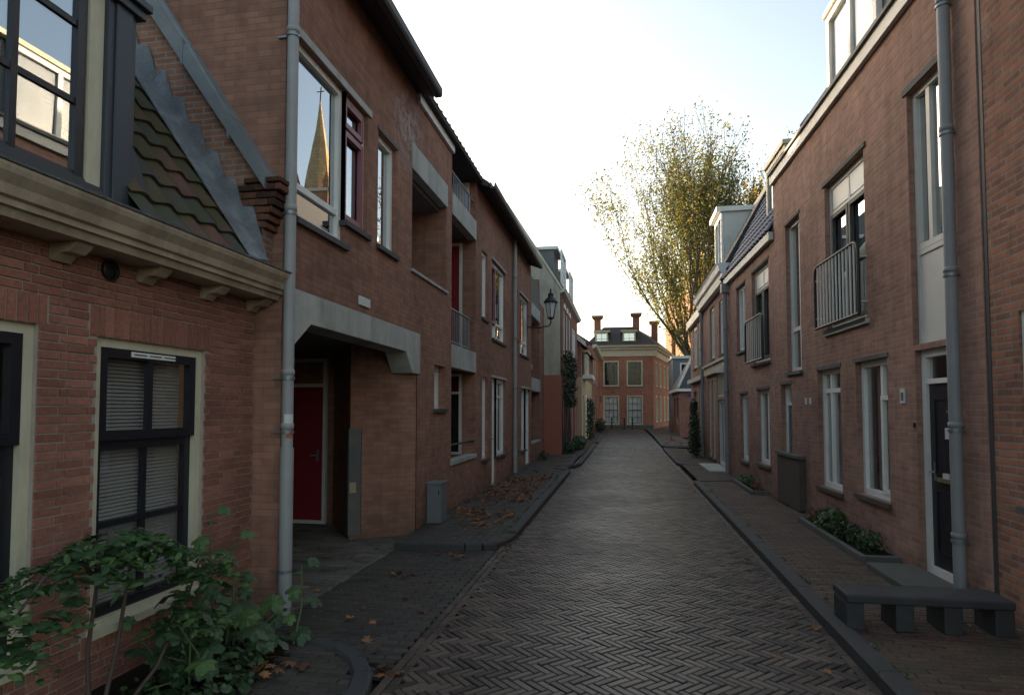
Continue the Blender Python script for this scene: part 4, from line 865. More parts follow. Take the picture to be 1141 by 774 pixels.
q = PRt(6.25, 0, .07); downpipe(b7, q.x, q.y, .1, 7.5, .052, 'bluepipe', (1, 0), (.62, 1.6, 3.0, 4.3, 5.5))
# A: rough old house at right edge
PAr = plane_y(3.02, -1)
b8 = thing('old_brick_house', (3.05, 4, 0), 'rough weathered red brick house at the right edge of the street', 'house')
opsA = [(4.35, 5.46, 1.0, 2.50)]
c = MB(); wall_grid(c, PAr, 1.5, 5.86, 0, 7.6, opsA, .12); c.quad(PAr(5.86, 0, 0), PAr(5.86, 7.6, 0), PAr(5.86, 7.6, -5), PAr(5.86, 0, -5)); c.build('wall', 'brick_rough', b8, recalc=False)
window(b8, PAr, 4.35, 5.46, 1.0, 2.50, 'white', .08, .02, v=(.5,), gl='glass_dull', curtain='net')
c = MB(); c.box(PAr, 5.84, 5.93, 0, 6.0, -.06, .006); c.build('wall_joint', 'fascia', b8)
roofprism(b8, PAr, 1.5, 5.86, [(.2, 7.6), (-3, 10), (-7, 7.6)], 'roof_dark')
# C: house with blue glazed roof
b9 = thing('blue_roofed_house', (2.75, 14.5, 0), 'brown brick house with steep dark blue glazed tile roof and small French balcony', 'house')
G0, G1 = 12.43, 17.0
opsC2 = [(12.84, 14.24, 2.68, 4.66), (14.88, 15.85, 3.08, 4.62), (12.94, 13.93, .62, 2.13), (14.8, 15.62, .55, 2.08)]
c = MB(); wall_grid(c, PRt, G0, G1, 0, 4.98, opsC2, .13); c.quad(PRt(G1, 0, 0), PRt(G1, 5, 0), PRt(G1, 9, -3), PRt(G1, 0, -7)); c.build('wall', 'brick_pink', b9, recalc=False)
c = MB(); c.box(PRt, G0+.01, G1, 4.93, 5.08, .002, .09); c.build('gutter', 'offwhite', b9)
w = window(b9, PRt, 12.84, 14.24, 2.68, 4.66, 'offwhite', .07, .07, v=(.5,), h=(.8,), bars=.06, gl='glass_hi', name='french_window', casements=((12.92, 13.52, 2.76, 4.2, 'fascia'), (13.56, 14.16, 2.76, 4.2, 'fascia')))
c = MB(); c.box(PRt, 12.93, 14.15, 4.28, 4.58, -.12, -.085); c.build('top_panel', 'white', w)
railing(b9, PRt, 12.8, 14.3, 2.72, 3.6, .14, 1, 'blackmetal', .011, 'balcony_railing'); c = MB()
for k in range(1, 9): x = 12.8+1.5*k/9; c.tube([PRt(x, 2.72, .14), PRt(x, 3.6, .14)], .010, 8, False)
c.build('balcony_bars', 'offwhite', b9)
window(b9, PRt, 14.88, 15.85, 3.08, 4.62, 'white', .07, .07, v=(.6,), gl='glass_dull', curtain='net')
window(b9, PRt, 12.94, 13.93, .62, 2.13, 'white', .08, .07, v=(.4,), gl='glass_dull', curtain='left')
window(b9, PRt, 14.8, 15.62, .55, 2.08, 'white', .08, .07, gl='glass_dull', curtain='net')
for (a0, a1, z) in ((12.8, 14.28, 4.663), (14.84, 15.9, 4.623), (12.9, 13.97, 2.133), (14.76, 15.66, 2.083)):
    c = MB(); c.box(PRt, a0, a1, z, z+.05, -.05, .012); c.build('lintel', 'concrete_dark', b9)
th_ = R(62.5); SR = -PRt.n*cos(th_)+Vector((0, 0, sin(th_)))
rt = MB(); e0 = PRt(G0, 5.085, .05); e1 = PRt(G1+.1, 5.085, .05); rt.prism([e0, e0+SR*4.85, e0+SR*4.85-PRt.n*3, e0-PRt.n*5], e1-e0); rt.build('roof', 'fascia', b9)
pantiles(b9, e0+Vector((0, 0, .02)), tuple(uR), tuple(SR), 20, 16, .233, .30, 'tile_blue', amp=.05)
c = MB()
for k in range(16):
    p = e1+SR*(.3*k); c.tube([p+SR*.0+PRt.n*.05, p+SR*.33+PRt.n*.02], [.085, .065], 8)
c.build('verge_tiles', 'tile_blue', b9)
dp9 = PL(tuple(PRt(0, 0, -.25)), uR, PRt.n)
m = MB(); m.box(dp9, 12.50, 13.9, 5.35, 6.78, -2.0, -.08); o = m.build('dormer', 'slat_grey', b9)
window(b9, dp9, 12.50, 13.9, 5.35, 6.78, 'cream', .09, 0, v=(.5,), h=(), gl='glass_dull', room=0, sill=None, name='dormer_window')
m = MB(); m.box(dp9, 12.48, 13.92, 6.783, 6.87, -2.0, .04); m.build('dormer_roof', 'cream', b9)
q = PRt(16.85, 0, .08); dpo = downpipe(b9, q.x, q.y, .05, 4.9, .055, 'bluepipe', (1, 0), (.6, 2.2, 3.8))
c = MB(); c.box(W, q.x-.1, q.x+.1, 4.72, 4.95, q.y-.1, q.y+.1); c.build('hopper', 'bluepipe', dpo)
# D: brick house with white cornice and shop-like glazed ground floor
PDr = plane_y(2.75, -1); H0, H1 = 17.02, 22.7
b10 = thing('corniced_house', (2.75, 20, 0), 'red-brown brick house with deep white cornice, cream shopfront and white dormer', 'house')
opsD = [(18.3, 19.0, 3.28, 4.85), (20.0, 20.9, 3.28, 4.9), (17.45, 19.5, .1, 2.0), (17.45, 19.5, 2.08, 2.75), (20.0, 20.6, .2, 2.6), (20.9, 21.5, .2, 2.6)]
c = MB(); wall_grid(c, PDr, H0, H1, 0, 5.3, opsD, .12); c.quad(PDr(H0, 0, 0), PDr(H0, 5.3, 0), PDr(H0, 5.3, -5), PDr(H0, 0, -5)); c.quad(PDr(H1, 0, 0), PDr(H1, 5.3, 0), PDr(H1, 5.3, -5), PDr(H1, 0, -5)); c.build('wall', 'brick_pink', b10, recalc=False)
c = MB(); c.profile(PDr, [(-.3, 5.12), (.16, 5.12), (.2, 5.3), (.26, 5.36), (.3, 5.5), (.34, 5.56), (-.3, 5.56)], H0+.02, H1+.1); c.build('cornice', 'white', b10)
roofprism(b10, PDr, H0, H1, [(.1, 5.565), (-1.6, 8.6), (-6, 8.6), (-6, 5.565)], 'roof_dark')
m = MB(); pd = plane_y(3.0, -1); m.box(pd, 20.0, 21.4, 5.9, 7.8, -2.3, -.08); m.build('dormer', 'offwhite', b10)
window(b10, pd, 20.0, 21.4, 5.9, 7.8, 'white', .13, 0, v=(.5,), gl='glass_dull', room=0, sill=None, name='dormer_window')
m = MB(); m.box(pd, 19.92, 21.5, 7.803, 7.95, -2.3, .14); m.build('dormer_roof', 'white', b10)
m = MB(); m.box(pd, 19.88, 19.99, 7.2, 7.6, -.95, -.8); m.build('vent_box', 'slatezinc', b10)
window(b10, PDr, 18.3, 19.0, 3.28, 4.85, 'white', .08, .05, gl='glass_dull', curtain='net'); window(b10, PDr, 20.0, 20.9, 3.28, 4.9, 'white', .08, .05, v=(.5,), gl='glass_dull')
c = MB(); c.box(PDr, 17.2, 21.8, 2.8, 3.05, .002, .10); c.box(PDr, 17.15, 21.85, 3.05, 3.12, .002, .16); c.build('shop_cornice', 'cream', b10)
window(b10, PDr, 17.45, 19.5, 2.08, 2.75, 'cream', .06, .02, v=(.2, .4, .6, .8), gl='glass_dull', sill=None, name='fanlight')
window(b10, PDr, 17.45, 19.5, .1, 2.0, 'offwhite', .09, .05, v=(.33, .66), gl='glass_dull', sill=None, name='garage_glazing', curtain='sides')
for s0 in (20.0, 20.9): window(b10, PDr, s0, s0+.6, .2, 2.6, 'cream', .08, .03, gl='glass_dull', curtain='net')
c = MB(); c.box(PDr, 17.3, 19.7, .02, .10, .0, .55); c.build('doorstep', 'concrete', b10)
c = MB(); c.box(PDr, 17.5, 17.62, 2.7, 2.85, .1, .3); c.build('wall_lamp', 'white', b10)
# E
PEr = plane_y(2.78, -1); b11 = thing('bay_fronted_house', (2.8, 25, 0), 'red brick house with white framed windows behind the clipped evergreen column', 'house')
opsE = [(23.2, 24.3, 3.3, 4.9), (24.9, 26.0, 3.3, 4.9), (23.3, 24.2, .5, 2.5), (25.2, 26.2, .1, 2.4)]
c = MB(); wall_grid(c, PEr, 22.72, 27.2, 0, 5.3, opsE, .12); c.quad(PEr(22.72, 0, 0), PEr(22.72, 5.3, 0), PEr(22.72, 5.3, -5), PEr(22.72, 0, -5)); c.quad(PEr(27.2, 0, 0), PEr(27.2, 5.3, 0), PEr(27.2, 5.3, -5), PEr(27.2, 0, -5)); c.build('wall', 'brick_pink', b11, recalc=False)
for (a0, a1, z0, z1) in opsE[:3]: window(b11, PEr, a0, a1, z0, z1, 'white', .09, .02, v=(.5,), gl='glass_dull')
door(b11, PEr, 25.2, 26.2, .1, 2.4, 'white', 'offwhite', .3, name='white_door')
c = MB(); c.box(PEr, 22.73, 27.3, 5.0, 5.3, .002, .16); c.box(PEr, 22.73, 27.3, 2.75, 2.9, .002, .14); c.build('cornice', 'offwhite', b11)
roofprism(b11, PEr, 22.72, 27.2, [(.1, 5.305), (-1.0, 6.6), (-6, 6.6), (-6, 5.305)], 'roof_dark')
downpipe(b11, 2.68, 22.6, .05, 5.1, .05, 'bluepipe', (1, 0), (.6, 2.2, 3.8))
# F: small tiled cottage at the side street
b12 = thing('small_cottage', (4, 40, 0), 'small low brick cottage with mossy tile roof and white doors beyond the side street', 'house')
Pf = plane_x(39); Ps = plane_y(3.3, -1)
c = MB(); wall_grid(c, Pf, 3.3, 8, 0, 2.75, []); wall_grid(c, Ps, 39, 45, 0, 2.75, [(39.6, 40.9, .1, 2.4), (42, 43.3, .1, 2.4)], .1); c.build('wall', 'brick_far', b12, recalc=False)
for s0 in (39.6, 42): door(b12, Ps, s0, s0+1.3, .1, 2.4, 'white', 'white', .2, name='white_double_door')
c = MB(); c.box(W, 3.1, 8.2, 2.752, 2.92, 38.75, 45.2); c.build('cornice', 'offwhite', b12)
c = MB(); c.add([(3.2, 38.8, 2.93), (8.2, 38.8, 2.93), (8.2, 45.2, 2.93), (3.2, 45.2, 2.93), (5.0, 42, 6.3), (8.2, 42, 6.3)], [(0, 1, 5, 4), (2, 3, 4, 5), (3, 0, 4), (1, 2, 5)]); c.build('roof', 'roof_dark', b12)
c = MB(); c.tube([(3.2, 38.8, 2.97), (5.0, 42, 6.33)], .07, 8); c.build('hip_capping', 'concrete', b12)
c = MB(); c.box(Pf, 3.75, 4.7, 2.42, 2.6, .002, .02); c.build('street_name_sign', 'bluesign', b12)
b13 = thing('grey_extension', (4.6, 48, 0), 'grey flat-topped building with dark window behind the small cottage', 'building')
c = MB(); wall_grid(c, plane_x(46.5), 3.5, 9, 0, 5.3, [(4.0, 5.0, 2.6, 5.0)], .1); c.quad((3.5, 46.5, 0), (3.5, 46.5, 5.3), (3.5, 51, 5.3), (3.5, 51, 0)); c.quad((3.5, 46.5, 5.3), (9, 46.5, 5.3), (9, 51, 5.3), (3.5, 51, 5.3)); c.build('wall', 'slat_grey', b13, recalc=False)
window(b13, plane_x(46.5), 4.0, 5.0, 2.6, 5.0, 'white', .1, .02, gl='glass_dull'); c = MB(); c.box(W, 3.4, 9.1, 5.302, 5.5, 46.35, 51.1); c.build('roof_edge', 'offwhite', b13)
# church: nave behind the tree and tall spire to the right (mirrored in the big left window)
b14 = thing('brick_church', (15, 70, 0), 'tall orange brick church lit by low sun behind the big tree', 'church')
NA, NB = Vector((5.4, 83, 0)), Vector((9.6, 69, 0)); nd_ = (NB-NA).normalized(); nn_ = Vector((-nd_.y, nd_.x, 0)); Lw = (NB-NA).length
if nn_.x < 0: nn_ = -nn_
PN = PL(tuple(NA), tuple(nd_), tuple(-nn_))
c = MB(); wall_grid(c, PN, 0, Lw, 0, 15.5, [(2, 3.4, 5, 12), (6, 7.4, 5, 12), (10, 11.4, 5, 12)], .4)
c.quad(PN(Lw, 0, 0), PN(Lw, 15.5, 0), PN(Lw, 15.5, -12), PN(Lw, 0, -12)); c.quad(PN(Lw, 15.5, 0), PN(Lw, 15.5, -12), PN(Lw, 22, -6)); c.quad(PN(0, 0, 0), PN(0, 15.5, 0), PN(0, 15.5, -12), PN(0, 0, -12)); c.build('nave', 'brick_church', b14, recalc=False)
c = MB(); c.prism([PN(-.2, 15.3, .3), PN(-.2, 15.6, .3), PN(-.2, 22.3, -6), PN(-.2, 15.6, -12.3), PN(-.2, 15.3, -12.3)], nd_*(Lw+.4)); c.build('nave_roof', 'roof_dark', b14)
for q in (2, 6, 10): window(b14, PN, q, q+1.4, 5, 12, 'concrete_dark', .15, .25, v=(.5,), h=(.3, .6), room=1, gl='glass_dull', name='church_window', sill=None)
tx, ty = 26.3, 62.2
tw = thing('church_tower', (tx, ty, 0), 'tall brick church spire with belfry openings, seen only mirrored in the big left window', 'church tower')
c = MB(); c.box(W, tx-1.95, tx+1.95, 0, 24.4, ty-1.95, ty+1.95); c.build('tower', 'brick_church', tw)
c = MB()
for k in (-1, 1):
    for (P_) in (PL((tx-1.95, ty, 0), (0, 1, 0), (-1, 0, 0)), PL((tx, ty-1.95, 0), (1, 0, 0), (0, -1, 0))):
        a = k*.85; c.prism([P_(a-.42, 21.2, .02)]+[P_(a-.42*cos(pi*i/8), 23.1+.5*sin(pi*i/8), .02) for i in range(9)]+[P_(a+.42, 21.2, .02)], P_.n*-.3+Vector((0, 0, 0)))
c.build('belfry_opening', 'dark', tw)
c = MB(); c.box(W, tx-2.05, tx+2.05, 24.402, 24.7, ty-2.05, ty+2.05); c.build('tower_cornice', 'stone', tw)
c = MB(); n = 8; c.add([(tx+1.6*cos(pi/8+k*pi/4), ty+1.6*sin(pi/8+k*pi/4), 24.7) for k in range(n)]+[(tx, ty, 35.3)], [(k, (k+1) % n, n) for k in range(n)]); c.build('spire', 'spire_slate', tw)
c = MB(); c.tube([(tx, ty, 35.0), (tx, ty, 36.6)], .07, 6); c.tube([(tx-.4, ty, 36.1), (tx+.4, ty, 36.1)], .05, 6); c.build('cross', 'blackmetal', tw)
for (sx, sy) in ((-1, -1), (1, -1), (-1, 1), (1, 1)):
    c = MB(); x, y = tx+sx*1.7, ty+sy*1.7; c.box(W, x-.28, x+.28, 24.71, 25.4, y-.28, y+.28); c.add([(x-.32, y-.32, 25.4), (x+.32, y-.32, 25.4), (x+.32, y+.32, 25.4), (x-.32, y+.32, 25.4), (x, y, 26.8)], [(0, 1, 4), (1, 2, 4), (2, 3, 4), (3, 0, 4)]); c.build('pinnacle', 'brick_church', tw)

# ------------------------------------------------------------ TREES
def grow(mb, p, d, r, L, depth, tips, spread, up, rnd, maxd):
    n = 4; pts = [p]; rs = [r]; dd = d.copy()
    for i in range(n):
        dd = (dd+Vector((rnd.gauss(0, .07), rnd.gauss(0, .07), up*.05))).normalized(); p = p+dd*(L/n); pts.append(p); rs.append(max(.016, r*(1-.38*(i+1)/n)))
    mb.tube(pts, rs, 7 if depth < 2 else 4, False)
    if depth >= maxd: tips.append((p, dd)); tips.append((pts[2], dd)); return
    if depth > 1: tips.append((pts[1], dd)); tips.append((pts[2], dd))
    tips.append((pts[3], dd)); tips.append((p, dd))
    k = rnd.choice((2, 3)) if depth else 5
    for i in range(k):
        a = rnd.uniform(.5, 1)*spread; ph = 2*pi*(i+rnd.random()*.6)/k; ax = dd.orthogonal().normalized(); b = dd.cross(ax)
        nd = (dd*cos(a)+(ax*cos(ph)+b*sin(ph))*sin(a)+Vector((0, 0, up*.22))).normalized()
        st = pts[-1] if i < 2 else pts[rnd.choice((2, 3))]
        grow(mb, st, nd, rs[-1]*rnd.uniform(.68, .9), L*rnd.uniform(.72, .95), depth+1, tips, spread*.95, up, rnd, maxd)
def tree(name, base, trunk_h, r0, limbs, maxd, L0, leaves, lsize, mat, label, seed, spread=.42, clump=.55, per=9):
    rnd = random.Random(seed); t = thing(name, base, label, 'tree'); mb = MB(); tips = []; b = Vector(base)
    mb.tube([b, b+Vector((.05, 0, trunk_h*.5)), b+Vector((0, .1, trunk_h))], [r0*1.25, r0, r0*.9], 10, False)
    for (az, inc, f) in limbs:
        d = Vector((cos(az)*sin(inc), sin(az)*sin(inc), cos(inc))); grow(mb, b+Vector((0, 0, trunk_h*rnd.uniform(.8, 1))), d, r0*.5, L0*f, 1, tips, spread, .55, rnd, maxd)
    mb.build('trunk', 'bark', t, recalc=False)
    lf = MB(); rng = random.Random(seed+1)
    for (p, d) in tips:
        if rng.random() < .16: continue
        dens = rng.uniform(.3, 1.5)
        base_t = rng.uniform(.0, .8)
        for kk in range(int(per*dens)):
            if kk % 6 == 0: cc = Vector((rng.gauss(0, .3), rng.gauss(0, .3), rng.gauss(0, .25)))
            o = Vector((rng.uniform(-1, 1)**3, rng.uniform(-1, 1)**3, rng.uniform(-1, 1)**3))*clump*2.0-d*rng.uniform(0, .25)+cc; q = p+o
            n = Vector((rng.gauss(0, 1), rng.gauss(0, 1), rng.gauss(0, 1)+.4)).normalized(); a = n.orthogonal().normalized(); c = n.cross(a); s = lsize*rng.uniform(.6, 1.3)
            lf.add([q-a*s*.5, q+c*s*.3, q+a*s*.5, q-c*s*.3], [(0, 1, 2, 3)], False, min(1, max(.01, base_t+rng.uniform(-.15, .3))))
    lf.build('crown', mat, t, recalc=False); return len(tips)
limbs = [(pi+.1*i, inc, f) for i, (inc, f) in enumerate([])]
lm = []
rr_ = random.Random(5)
for i in range(15):
    az = 2*pi*i/15+rr_.uniform(-.2, .2); lm.append((az, rr_.uniform(.08, .40), rr_.uniform(.88, 1.1)))
lm += [(pi+.1, .44, .95), (pi-.3, .36, 1.05), (pi-.4, .48, .66), (pi+.5, .3, 1.05), (pi-.1, .56, .58), (pi+.3, .56, .66), (.1, .4, .9), (-.2, .5, .8)]
NT_ = tree('street_tree', (5.9, 50, 0), 4.4, .36, lm, 5, 4.85, 0, .19, 'leaf_tree', 'tall vase-shaped tree with thin yellow-green autumn leaves above the roofs', 11, spread=.33, per=17, clump=.36)
tree('golden_tree', (13.2, 62, 0), 7, .4, [(i*1.1, .3+.08*(i % 3), 1) for i in range(6)], 4, 5.0, 0, .32, 'leaf_gold', 'smaller golden-leaved tree behind the roofs to the right of the tall tree', 21, per=30, clump=.6)

# ------------------------------------------------------------ street furniture
lp = thing('wall_lantern', (-2.85, 18.6, 4), 'black hexagonal street lantern on a curled wall bracket on the brown brick block', 'street lamp')
Lx, Ly, Lz = -2.13, 18.6, 4.45
c = MB(); c.tube([(-2.84, Ly, 4.18), (-2.5, Ly, 4.16), (-2.2, Ly, 4.2), (Lx, Ly, 4.28), (Lx, Ly, 4.42)], .02, 8); c.tube([(-2.84, Ly, 4.5), (-2.6, Ly, 4.42), (-2.45, Ly, 4.22)], .013, 8)
c.tube([(-2.45+.1*cos(a)*(1-a/9), Ly, 4.06+.1*sin(a)*(1-a/9)) for a in [k*.5 for k in range(13)]], .01, 6); c.box(W, -2.85, -2.83, 4.0, 4.6, Ly-.05, Ly+.05); c.build('bracket', 'blackmetal', lp)
def lantern(parent, x, y, z, s=1):
    c = MB(); n = 6
    def rg(r, zz): return [(x+r*s*cos(pi/6+k*pi/3), y+r*s*sin(pi/6+k*pi/3), z+zz*s) for k in range(n)]
    c.add(rg(.085, 0)+rg(.165, .42), [(k, (k+1) % n, n+(k+1) % n, n+k) for k in range(n)]); c.build('lantern_glass', 'lampglass', parent)
    c = MB()
    for a, b in zip(rg(.088, 0), rg(.168, .42)): c.tube([a, b], .010*s, 6)
    c.lathe((x, y, z), [(.001, -.06), (.05*s, -.05*s), (.10*s, -.01), (.10*s, .01), (.001, .012)], 6, False)
    c.lathe((x, y, z), [(.20*s, .42*s), (.205*s, .45*s), (.15*s, .52*s), (.08*s, .60*s), (.075*s, .63*s), (.09*s, .66*s), (.05*s, .71*s), (.02*s, .74*s), (.028*s, .79*s), (.001, .86*s)], 12, False)
    c.build('lantern_frame', 'blackmetal', parent)
lantern(lp, Lx, Ly, Lz, 1.05)
l2 = thing('wall_lantern', (-2.1, 54.9, 3.5), 'small black lantern on the front of the corner mansion beside its upper left window', 'street lamp')
c = MB(); c.tube([(-2.3, 54.99, 3.3), (-2.3, 54.6, 3.25), (-2.3, 54.55, 3.4)], .025, 6); c.build('bracket', 'blackmetal', l2); lantern(l2, -2.3, 54.55, 3.45, 1.1)
cb = thing('utility_cabinet', (-2.6, 9.0, .07), 'grey metal utility cabinet standing against the brown brick wall', 'utility box')
c = MB(); c.box(W, -2.84, -2.62, .08, .64, 8.86, 9.16); c.build('body', 'cabinet', cb, bevel=.008)
c = MB(); c.box(W, -2.85, -2.61, .641, .67, 8.845, 9.175); c.build('lid', 'cabinet', cb, bevel=.008)
c = MB(); c.box(W, -2.82, -2.64, .12, .60, 8.852, 8.859); d_ = c.build('cabinet_door', 'cabinet', cb); c = MB(); c.box(W, -2.66, -2.645, .50, .56, 8.842, 8.852); c.build('lock', 'blackmetal', cb)
bn = thing('stone_bench', (2.2, 5.4, .075), 'low dark stone bench on four block legs at the right edge', 'bench')
c = MB(); c.box(W, 1.655, 2.80, .275, .34, 5.20, 5.54); c.build('seat', 'bench', bn, bevel=.014)
for i, x in enumerate((1.655, 2.00, 2.33, 2.67)):
    c = MB(); c.add([(x+a, y, z) for z, e in ((.07, 0), (.2745, .0)) for (a, y) in ((0, 5.22), (.13, 5.22), (.13, 5.52), (0, 5.52))], [(0, 1, 2, 3), (4, 5, 6, 7), (0, 1, 5, 4), (1, 2, 6, 5), (2, 3, 7, 6), (3, 0, 4, 7)]); c.build('leg', 'bench', bn, bevel=.012)
st = MB(); st.box(W, 2.50, 2.96, .06, .135, 6.35, 7.25); so = st.build('doorstep_slab', 'mossy', loc=(2.7, 6.8, .07), bevel=.01); tag(so, 'mossy grey doorstep slab below the black front door', 'doorstep')

# planter beds on the right
def bed(name, x0, x1, y0, y1, label, seed, n, pts):
    t = thing(name, ((x0+x1)/2, (y0+y1)/2, .07), label, 'planter')
    m = MB(); m.box(W, x0, x0+.07, .05, .15, y0, y1); m.box(W, x0+.07, x1, .05, .15, y0, y0+.07); m.box(W, x0+.07, x1, .05, .15, y1-.07, y1); m.build('edging', 'concrete_dark', t, bevel=.008)
    m = MB(); m.box(W, x0+.07, x1, .05, .12, y0+.07, y1-.07); m.build('soil', 'soil', t)
    return t
bed('planter_bed', 2.52, 2.93, 7.45, 10.0, 'long kerbed planting bed with low green plants below the two front windows', 1, 0, None)
bed('planter_bed', 2.42, 2.76, 12.9, 15.0, 'smaller planting bed with sparse plants under the blue-roofed house windows', 2, 0, None)
def bush(loc, rad, n, size, kind, mat, label, cat='shrub', name='shrub', tl=(.1, .9), group=None, stems=6):
    t = thing(name, loc, label, cat, group); m = MB(); foliage_ball(m, Vector(loc)+Vector((0, 0, rad[2]*.9)), rad, n, size, kind, tl); m.build('foliage', mat, t, recalc=False)
    m = MB()
    for k in range(stems):
        a = RND.uniform(0, 6.3); m.tube([loc, Vector(loc)+Vector((cos(a)*rad[0]*.5, sin(a)*rad[1]*.5, rad[2]*1.2))], [.008, .004], 5, False)
    m.build('stem', 'twig', t, recalc=False); return t
bush((2.74, 9.15, .1), (.2, .30, .17), 420, .06, 'lobed', 'leaf_green', 'bushy green plant at the far end of the bed below the front windows', tl=(.3, 1))
bush((2.74, 8.50, .1), (.19, .28, .13), 380, .05, 'oval', 'leaf_dark', 'dark green low plant in the middle of the bed below the front windows')
bush((2.76, 7.95, .1), (.18, .34, .14), 420, .05, 'oval', 'leaf_green', 'fine-leaved green plant at the near end of the bed below the front windows', tl=(0, .6))
bush((2.70, 9.72, .1), (.14, .16, .12), 160, .05, 'oval', 'leaf_fallen', 'reddish-brown plant at the far corner of the bed below the front windows', tl=(0, .5))
bush((2.60, 14.3, .1), (.14, .4, .13), 200, .07, 'oval', 'leaf_green', 'pale green sparse plant in the small bed under the blue-roofed house')
bush((2.62, 13.4, .1), (.12, .3, .08), 140, .06, 'oval', 'leaf_fallen', 'brown withered plant in the small bed under the blue-roofed house', tl=(0, .6))
# evergreen column and pots at house E
t = thing('evergreen_column', (2.5, 23.4, .07), 'tall narrow clipped dark evergreen beside the white windows on the right', 'shrub')
m = MB()
for k in range(9): foliage_ball(m, (2.48, 23.4, .3+k*.2), (.27-.015*k, .36-.02*k, .2), 170, .09, 'oval', (0, .9), .2)
m.build('foliage', 'leaf_dark', t, recalc=False); m = MB(); m.tube([(2.48, 23.4, .05), (2.48, 23.4, 2.0)], [.04, .02], 8); m.build('stem', 'bark', t)
t = thing('evergreen_column', (2.45, 22.5, .07), 'shorter clipped dark evergreen in front of the tall evergreen column', 'shrub'); m = MB()
for k in range(6): foliage_ball(m, (2.42, 22.4, .3+k*.2), (.2-.012*k, .26-.02*k, .2), 130, .09, 'oval', (0, .7), .2)
m.build('foliage', 'leaf_dark', t, recalc=False); m = MB(); m.tube([(2.42, 22.4, .05), (2.42, 22.4, 1.5)], [.04, .02], 8); m.build('stem', 'bark', t)
# climber on the cream house
t = thing('climbing_plant', (-2.2, 24.8, .1), 'straggly dark climbing plant on the front of the cream gabled house', 'climbing plant')
m = MB(); st_ = MB()
for k in range(7):
    y = 23.1+k*.55; pts = [Vector((-2.2, y, .1))]
    for j in range(7): pts.append(pts[-1]+Vector((0, RND.uniform(-.2, .25), .5)))
    st_.tube(pts, [.03-.003*j for j in range(8)], 6, False)
    for p in pts[4:]: foliage_ball(m, p+Vector((.13, 0, 0)), (.2, .42, .35), 60, .12, 'oval', (0, .8), .2)
m.build('foliage', 'leaf_dark', t, recalc=False); st_.build('stem', 'twig', t, recalc=False)
bush((-2.0, 23.6, .07), (.22, .45, .22), 320, .10, 'lobed', 'leaf_green', 'low green weeds at the foot of the red-ochre base', tl=(0, .7))
bush((-1.85, 26.5, .07), (.28, 1.6, .28), 700, .10, 'lobed', 'leaf_green', 'spreading green ground plants along the front of the cream gabled house', tl=(0, .8))
bush((-2.62, 20.6, .07), (.18, .5, .14), 180, .09, 'oval', 'leaf_green', 'small weeds below the far balconies of the brown brick block', tl=(0, .6))
t = thing('evergreen_column', (-1.75, 33.6, .07), 'narrow dark evergreen against the yellow house front', 'shrub'); m = MB()
for k in range(8): foliage_ball(m, (-1.75, 33.6, .3+k*.25), (.25, .35, .25), 130, .12, 'oval', (0, .7), .2)
m.build('foliage', 'leaf_dark', t, recalc=False); m = MB(); m.tube([(-1.75, 33.6, .05), (-1.75, 33.6, 2.1)], [.04, .02], 8); m.build('stem', 'bark', t)
bush((-1.65, 45.0, .07), (.4, 1.2, .55), 500, .16, 'oval', 'leaf_dark', 'dark rounded bush in front of the terraced house before the mansion')
# bollards
def bollard(x, y, label):
    t = thing('bollard', (x, y, 0), label, 'bollard', 'bollards in front of the corner mansion'); m = MB(); m.lathe((x, y, 0), [(.09, 0), (.09, .1), (.06, .12), (.055, .8), (.075, .82), (.075, .86), (.05, .93), (.001, .96)], 12); m.build('post', 'blackmetal', t)
bollard(-1.0, 53.3, 'black bollard below the left window of the corner mansion'); bollard(.05, 53.0, 'black bollard between the two ground floor windows of the mansion'); bollard(.7, 53.4, 'black bollard under the right window of the mansion')

# ------------------------------------------------------------ foreground plants, left
bedm = MB(); bedm.box(W, -3.095, -2.35, .0, .09, 1.6, 4.15); bo = bedm.build('planting_strip', 'soil', loc=(-2.7, 3, 0)); tag(bo, 'strip of bare soil along the foot of the near left house', 'flower bed')
t = thing('small_fig_shrub', (-2.72, 2.8, .08), 'leggy shrub with umbrella of drooping green leaves in front of the near window', 'shrub')
m = MB(); lf = MB()
stemsA = [[(-2.70, 2.86, .05), (-2.71, 2.84, .5), (-2.68, 2.87, .95), (-2.66, 2.92, 1.12)], [(-2.70, 2.90, .05), (-2.66, 2.98, .5), (-2.64, 3.04, .95), (-2.62, 3.06, 1.10)], [(-2.70, 2.98, .05), (-2.60, 3.2, .3), (-2.55, 3.35, .6), (-2.52, 3.45, .85)],
          [(-2.70, 2.84, .9), (-2.62, 2.66, 1.05), (-2.58, 2.45, .98), (-2.56, 2.25, .8)]]
for s_ in stemsA: m.tube(s_, [.013, .011, .008, .004], 8, False)
m.build('stem', 'twig', t, recalc=False)
def spray(mb, p, d, L, n, size, kind, tl, droop=.5):
    p = Vector(p); d = Vector(d).normalized()
    for k in range(n):
        q = k/n; c = p+d*L*q+Vector((0, 0, -droop*L*q*q)); side = d.cross(Vector((0, 0, 1))); side = side.normalized() if side.length > .1 else Vector((1, 0, 0))
        for s in (-1, 1):
            put_leaf(mb, c+side*s*size*.45+Vector((RND.gauss(0, .008), RND.gauss(0, .008), RND.gauss(0, .008))), Vector((RND.gauss(0, .35)+side.x*s*.4, RND.gauss(0, .35)+side.y*s*.4, 1)), size*RND.uniform(.7, 1.2), kind, RND.uniform(0, 6.3), RND.uniform(*tl), .4)
